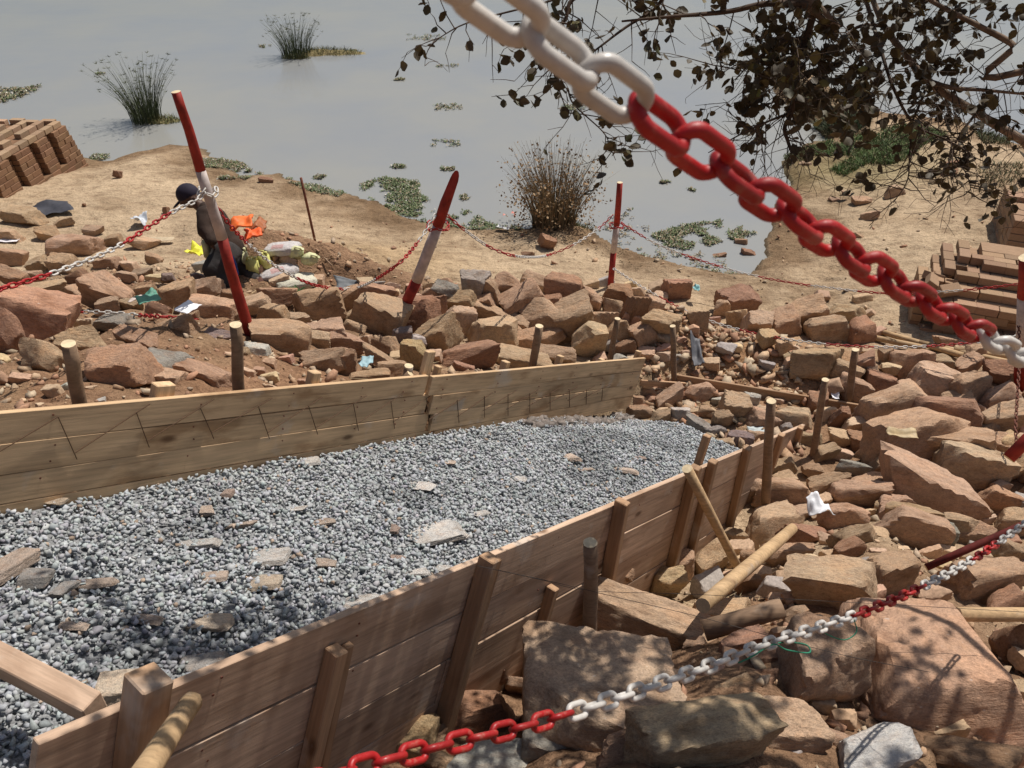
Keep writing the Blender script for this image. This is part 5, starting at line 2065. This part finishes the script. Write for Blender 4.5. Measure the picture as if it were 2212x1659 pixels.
hip, belly, chest, neck, head = J(490, 540), J(478, 512), J(460, 476), J(436, 448), J(409, 426)
shR, elR, haR = J(447, 464, -.17), J(443, 497, -.22), J(458, 524, -.25)
shL, elL, haL = J(462, 462, .17), J(470, 495, .24), J(478, 525, .28)
hR, kR, aR = J(486, 552, -.10), J(462, 583, -.14), J(480, 618, -.12)
hL, kL, aL = J(497, 556, .09), J(522, 582, .10), J(556, 606, .05)
fb = [((hip, .125), (belly, .125)), ((belly, .125), (chest, .13)), ((chest, .10), (neck, .055)), ((neck, .052), (head, .06)),
      ((chest, .09), (shR, .06)), ((shR, .055), (elR, .042)), ((elR, .040), (haR, .030)), ((chest, .09), (shL, .06)), ((shL, .055), (elL, .042)), ((elL, .04), (haL, .03)),
      ((hR, .095), (kR, .065)), ((kR, .06), (aR, .042)), ((hL, .095), (kL, .065)), ((kL, .06), (aL, .042)), ((aL, .04), (J(553, 622, .03), .03)), ((aR, .04), (J(466, 626, -.12), .03))]
HM = Euler((0, R(-25), 0)).to_matrix().to_4x4()
hb = [(head, HM @ Matrix.Diagonal((.095, .075, .105, 1))), (J(400, 438), Matrix.Diagonal((.05, .045, .035, 1))), (J(390, 430), Matrix.Diagonal((.022, .012, .016, 1))),
      (J(419, 430, -.075), Matrix.Diagonal((.02, .01, .03, 1)))]
for k in range(5):
    b0 = J(457 + k * 1.3, 525, -.262 + k * .008)
    fb.append(((b0, .010), (b0 + Vector((-.010, 0, -.032)), .0095)))
    fb.append(((b0 + Vector((-.010, 0, -.032)), .0095), (b0 + Vector((.004, 0, -.060 + .005 * abs(k - 2))), .008)))
fused('body', fb, M_SKIN, .012, hb, 2)
fused('jacket', [((J(490, 536), .145), (belly, .140)), ((belly, .14), (chest, .135)), ((chest, .12), (J(444, 454), .08)), ((chest, .10), (shR, .085)), ((shR, .078), (elR, .066)), ((elR, .064), (J(455, 517, -.25), .055)),
                 ((chest, .10), (shL, .085)), ((shL, .075), (elL, .062)), ((elL, .06), (J(477, 520, .28), .05))], M_JACK, .018, (), 2, .012)
fused('trousers', [((J(490, 545), .14), (hR, .125)), ((hR, .125), (kR, .095)), ((kR, .09), (J(479, 612, -.12), .070)), ((J(492, 548), .14), (hL, .115)), ((hL, .11), (kL, .082)), ((kL, .085), (J(550, 602, .06), .062))], M_TROU, .018, (), 2, .012)
fused('shoe', [((J(565, 607, .05), .042), (J(560, 614, .04), .046)), ((J(560, 614, .04), .046), (J(552, 626, .02), .036))], M_SHOE, .012)
fused('shoe', [((J(484, 624, -.12), .044), (J(472, 628, -.12), .044)), ((J(472, 628, -.12), .042), (J(460, 631, -.12), .034))], M_SHOE, .012)
fused('blue_sash', [((J(499, 552, -.17), .02), (J(504, 572, -.18), .034)), ((J(504, 572, -.18), .034), (J(512, 592, -.14), .02))], M_BLUE, .012)
bm = bmesh.new()
bmesh.ops.create_uvsphere(bm, u_segments=20, v_segments=12, radius=1)
bmesh.ops.bisect_plane(bm, geom=bm.verts[:] + bm.edges[:] + bm.faces[:], plane_co=(0, 0, -.15), plane_no=(0, 0, -1), clear_outer=True)
for q in bm.verts:
    q.co = Vector((q.co.x * .106, q.co.y * .088, q.co.z * .100))
bmesh.ops.create_uvsphere(bm, u_segments=16, v_segments=8, radius=1, matrix=Matrix.Translation((-.125, 0, -.03)) @ Euler((0, R(-16), 0)).to_matrix().to_4x4() @ Matrix.Diagonal((.075, .065, .012, 1)))
me = bpy.data.meshes.new('cap')
bm.to_mesh(me)
bm.free()
me.materials.append(M_CAP)
me.polygons.foreach_set('use_smooth', [True] * len(me.polygons))
obj('cap', me, man, Matrix.Translation(J(406, 420)) @ Euler((0, R(-24), 0)).to_matrix().to_4x4())
jerry(451, 556, 18, 34, .2, M_PYEL, 'pale jerrycan carried at the man\'s front hand', 0, 0, D0 + .05)

# ------------------------------------------------------------------ the tree that overhangs from the right
M_BARK = m_plain('twig_bark', (.085, .058, .042), rough=.9, var=.3, scale=30, bmp=.5)
M_BARKL = m_plain('limb_bark', (.20, .145, .105), rough=.9, var=.35, scale=18, bmp=.6, bd=.006)


def m_leaf():
    m, t, b = mat('dry_leaf', rough=.6, spec=.35)
    a = nd(t, 'ShaderNodeObjectInfo')
    rp2 = ramp(t, a.outputs['Random'], [(0, (.055, .040, .022)), (.4, (.075, .058, .028)), (.7, (.06, .065, .025)), (.92, (.12, .075, .035)), (1, (.16, .18, .05))])
    t.links.new(rp2, b.inputs['Base Color'])
    tr_ = nd(t, 'ShaderNodeBsdfTranslucent')
    t.links.new(mixc(t, rp2, (.30, .20, .06), .5), tr_.inputs[0])
    ms = nd(t, 'ShaderNodeMixShader')
    ms.inputs[0].default_value = .08
    t.links.new(b.outputs[0], ms.inputs[1])
    t.links.new(tr_.outputs[0], ms.inputs[2])
    t.links.new(ms.outputs[0], t.nodes['Material Output'].inputs[0])
    return m


M_LEAF = m_leaf()
TB = Vector((4.1, 1.0, float(height(np.array(4.1), np.array(1.0))) - .2))
tree = thing('tree', 'overhanging tree branches with dark half-dry leaves, entering from the upper right', 'tree', TB)
fork = Vector((3.7, 1.5, 4.5))
obj('trunk', tube_mesh('trunk', [TB, TB + Vector((0, .1, .9)), Vector((3.9, 1.3, 3.2)), fork], [.16, .13, .11, .09], M_BARKL, 12, .08, 3), tree, Matrix.Identity(4))
LEAVES = []     # (pos, dir)
TWV, TWF, nb_ = [], [], 0
rt = random.Random(99)


def add_branch(pts, r0, r1, name='branch', m=None):
    pts = [Vector(p) for p in pts]
    n = len(pts)
    obj(name, tube_mesh(name, pts, [r0 + (r1 - r0) * k / (n - 1) for k in range(n)], m or M_BARK, 8 if r0 > .008 else 5, .06, rt.randrange(999)), tree, Matrix.Identity(4))


twig_lines = []


def grow(p, d, L, r, depth, leafy, droop=.35):
    n = max(3, int(L / .045))
    pts = [p.copy()]
    d = d.normalized()
    for i in range(n):
        d = (d + Vector((rt.gauss(0, .16), rt.gauss(0, .16), rt.gauss(0, .13))) + Vector((0, 0, -droop * .10))).normalized()
        p = p + d * (L / n)
        pts.append(p.copy())
        if depth > 0 and rt.random() < .55:
            side = Vector((rt.gauss(0, 1), rt.gauss(0, 1), rt.gauss(0, .8))).cross(d).normalized()
            grow(p, d * .55 + side * .85, L * rt.uniform(.35, .65), r * .55, depth - 1, leafy, droop)
        if depth <= 1 and rt.random() < leafy:
            for _ in range(rt.choice((1, 2, 2, 3))):
                LEAVES.append((p + Vector((rt.gauss(0, .008),) * 3), Vector((rt.gauss(0, 1), rt.gauss(0, 1), rt.gauss(-.7, .6)))))
    twig_lines.append((pts, r, max(.0007, r * .35)))


def pd(x, y, d):
    return Vector(at(x, y, d))


limbs = [
    ([fork, pd(2420, 420, 3.1), pd(2212, 305, 2.95), pd(2108, 243, 2.9), pd(2006, 176, 2.85), pd(1950, 110, 2.85), pd(1909, 55, 2.85), pd(1870, -40, 2.9)], .019, .009, M_BARKL),
    ([fork, Vector((3.2, 2.1, 5.0)), pd(2230, 150, 2.7), pd(2188, 97, 2.7), pd(2108, 53, 2.7), pd(2009, 0, 2.75), pd(1930, -60, 2.8)], .016, .006, M_BARKL),
    ([fork, Vector((3.0, 2.2, 5.2)), Vector((2.1, 2.5, 5.05)), pd(1690, -90, 2.5), pd(1742, 0, 2.45), pd(1775, 30, 2.45), pd(1806, 60, 2.5)], .035, .015, M_BARKL),
    ([pd(1760, 18, 2.45), pd(1742, 82, 2.5), pd(1722, 120, 2.5), pd(1710, 152, 2.5), pd(1712, 200, 2.52), pd(1710, 243, 2.55), pd(1695, 276, 2.55), pd(1702, 305, 2.55), pd(1710, 328, 2.55)], .0125, .005, M_BARK),
    ([pd(1760, 12, 2.45), pd(1660, 8, 2.4), pd(1566, 26, 2.4), pd(1450, 36, 2.35), pd(1343, 46, 2.35)], .012, .003, M_BARK),
    ([pd(1440, -30, 2.35), pd(1416, 18, 2.4), pd(1352, 59, 2.4), pd(1287, 108, 2.4), pd(1230, 150, 2.42)], .0065, .002, M_BARK),
    ([pd(1700, -60, 2.4), pd(1400, -20, 2.4), pd(1250, -8, 2.35), pd(1222, 40, 2.35), pd(1210, 60, 2.35), pd(1190, 111, 2.35), pd(1200, 170, 2.36), pd(1229, 252, 2.4)], .009, .0015, M_BARK),
    ([pd(1226, 190, 2.38), pd(1240, 226, 2.38), pd(1302, 284, 2.4), pd(1318, 318, 2.4), pd(1330, 346, 2.4)], .003, .001, M_BARK),
    ([pd(1300, -30, 2.35), pd(1160, 10, 2.35), pd(1018, 47, 2.35), pd(960, 75, 2.35), pd(933, 97, 2.35)], .004, .001, M_BARK),
    ([pd(1230, 52, 2.3), pd(1160, 45, 2.3), pd(1080, 48, 2.3)], .003, .001, M_BARK),
    ([pd(1710, 243, 2.55), pd(1660, 262, 2.5), pd(1600, 290, 2.5), pd(1530, 330, 2.5)], .005, .0015, M_BARK),
    ([pd(1742, 82, 2.5), pd(1690, 90, 2.45), pd(1630, 130, 2.45), pd(1590, 170, 2.45)], .006, .002, M_BARK),
    ([pd(2006, 176, 2.85), pd(1985, 230, 2.8), pd(1972, 262, 2.8), pd(1965, 330, 2.8), pd(1960, 390, 2.8), pd(1930, 438, 2.8)], .006, .0012, M_BARK),
    ([pd(2110, 243, 2.9), pd(2075, 290, 2.85), pd(2060, 330, 2.85), pd(2090, 380, 2.85), pd(2100, 428, 2.85)], .005, .001, M_BARK),
    ([pd(2006, 176, 2.85), pd(2060, 190, 2.8), pd(2130, 195, 2.8), pd(2230, 205, 2.8)], .010, .004, M_BARKL),
    ([pd(1905, 55, 2.85), pd(1850, 60, 2.8), pd(1800, 110, 2.75), pd(1760, 160, 2.7)], .008, .002, M_BARK),
    ([pd(1870, 0, 2.8), pd(1900, 100, 2.75), pd(1930, 190, 2.7), pd(1975, 268, 2.7), pd(2036, 298, 2.7), pd(2060, 312, 2.7)], .008, .002, M_BARK),
]
for pts, r0, r1, m in limbs:
    add_branch(catmull(pts, 6), r0, r1, 'limb' if r0 > .015 else 'branch', m)
for li, (pts, r0, r1, m) in enumerate(limbs):
    c = catmull(pts, 10)
    for k in range(len(c) - 1):
        x, y, dd = proj(c[k])
        if dd < .5 or x < 850 or x > 2500 or y < -260 or y > 460:
            continue
        if x > 1600 and y < 190:
            pr_, lf, dp, Lm = .50, .40, 2, .9
        elif x > 1560:
            pr_, lf, dp, Lm = .42, .07, 2, .7
        else:
            pr_, lf, dp, Lm = .36, .19, 1, .62
        if rt.random() < pr_:
            t = (c[k + 1] - c[k]).normalized()
            side = Vector((rt.gauss(0, 1), rt.gauss(0, 1), rt.gauss(0, 1))).cross(t).normalized()
            grow(c[k].copy(), t * .3 + side + Vector((0, 0, -.15)), rt.uniform(.14, .34) * Lm, min(r0, .0042) * .6, dp, lf)
NVIS = len(LEAVES)
# crown above the camera's view, which dapples the ground below
crown = [([fork, Vector((2.9, 2.0, 5.15)), Vector((2.1, 2.2, 5.35)), Vector((1.3, 2.5, 5.35)), Vector((.5, 2.6, 5.3)), Vector((-.3, 2.5, 5.25))], .04, .008),
         ([Vector((2.1, 2.2, 5.35)), Vector((1.5, 1.9, 5.45)), Vector((.8, 1.9, 5.4)), Vector((.1, 2.0, 5.3))], .02, .006),
         ([Vector((2.9, 2.0, 5.15)), Vector((2.8, 2.9, 5.3)), Vector((2.3, 3.5, 5.3)), Vector((1.7, 3.7, 5.25))], .018, .005),
         ([Vector((2.1, 2.2, 5.35)), Vector((1.8, 2.8, 5.5)), Vector((1.5, 3.3, 5.45))], .018, .005)]
for ci, (pts, r0, r1) in enumerate(crown):
    c = catmull(pts, 8)
    add_branch(c, r0, r1, 'limb', M_BARKL)
    for k in range(4, len(c) - 1):
        for _ in range(3 if ci < 2 else 2):
            t = (c[k + 1] - c[k]).normalized()
            side = Vector((rt.gauss(0, 1), rt.gauss(0, 1), rt.gauss(0, .5))).cross(t).normalized()
            grow(c[k].copy(), t * .4 + side, rt.uniform(.25, .5), .004, 1, .55, .1)
# thin twigs joined
for k0, (pts, r0, r1) in enumerate(twig_lines):
    n = len(pts)
    for i, p in enumerate(pts):
        t = (pts[min(i + 1, n - 1)] - pts[max(i - 1, 0)]).normalized()
        a = t.cross(Vector((.3, .2, 1))).normalized()
        b = t.cross(a)
        rr = r0 + (r1 - r0) * i / (n - 1)
        for k in range(3):
            th = 2.094 * k
            TWV.append(tuple(p + a * (math.cos(th) * rr) + b * (math.sin(th) * rr)))
    for i in range(n - 1):
        for k in range(3):
            TWF.append((nb_ + i * 3 + k, nb_ + i * 3 + (k + 1) % 3, nb_ + (i + 1) * 3 + (k + 1) % 3, nb_ + (i + 1) * 3 + k))
    nb_ += 3 * n
tag(put(mk('twigs', TWV, np.array(TWF), M_BARK), tree), kind='stuff')


def leaf_geo():
    L, W = 1.0, .42
    out = [(0, 0, 0), (.25, .34, .05), (.6, W, .08), (.9, .2, .02), (1.03, 0, -.04), (.9, -.2, .02), (.6, -W, .08), (.25, -.34, .05), (.5, 0, -.06)]
    f = [(8, 0, 1), (8, 1, 2), (8, 2, 3), (8, 3, 4), (8, 4, 5), (8, 5, 6), (8, 6, 7), (8, 7, 0)]
    return np.array(out), f


lv, lf_ = leaf_geo()
LM_ = mk('leaf', lv, lf_, M_LEAF, link=False, smooth=True)
vis = [(i, L) for i, L in enumerate(LEAVES)]


def inview(L):
    x, y, d = proj(L[0])
    return d > .3 and -20 < x < 2230 and -20 < y < 1680


order = sorted(range(len(LEAVES)), key=lambda i: (not inview(LEAVES[i]), proj(LEAVES[i][0])[2]))
single = set(order[:290])
LV2, LF2 = [], []
nb2 = 0
for i, (p, d) in enumerate(LEAVES):
    d = d.normalized()
    y = d.cross(Vector((rt.gauss(0, 1), rt.gauss(0, 1), rt.gauss(0, 1)))).normalized()
    z = d.cross(y)
    s = rt.uniform(.024, .044) if i < NVIS else rt.uniform(.035, .065)
    M = frame(p, d, y, z) @ Matrix.Diagonal((s, s * rt.uniform(.75, 1.05), s, 1))
    if i in single:
        obj('leaf', LM_, tree, M)
    else:
        A4 = np.array(M)
        vv = lv @ A4[:3, :3].T + A4[:3, 3]
        LV2.append(vv)
        LF2.append(np.array(lf_) + nb2)
        nb2 += len(lv)
tag(put(mk('foliage', np.concatenate(LV2), np.concatenate(LF2), M_LEAF, smooth=True), tree), kind='stuff')
print('leaves', len(LEAVES), 'visible', NVIS, 'twigs', len(twig_lines))
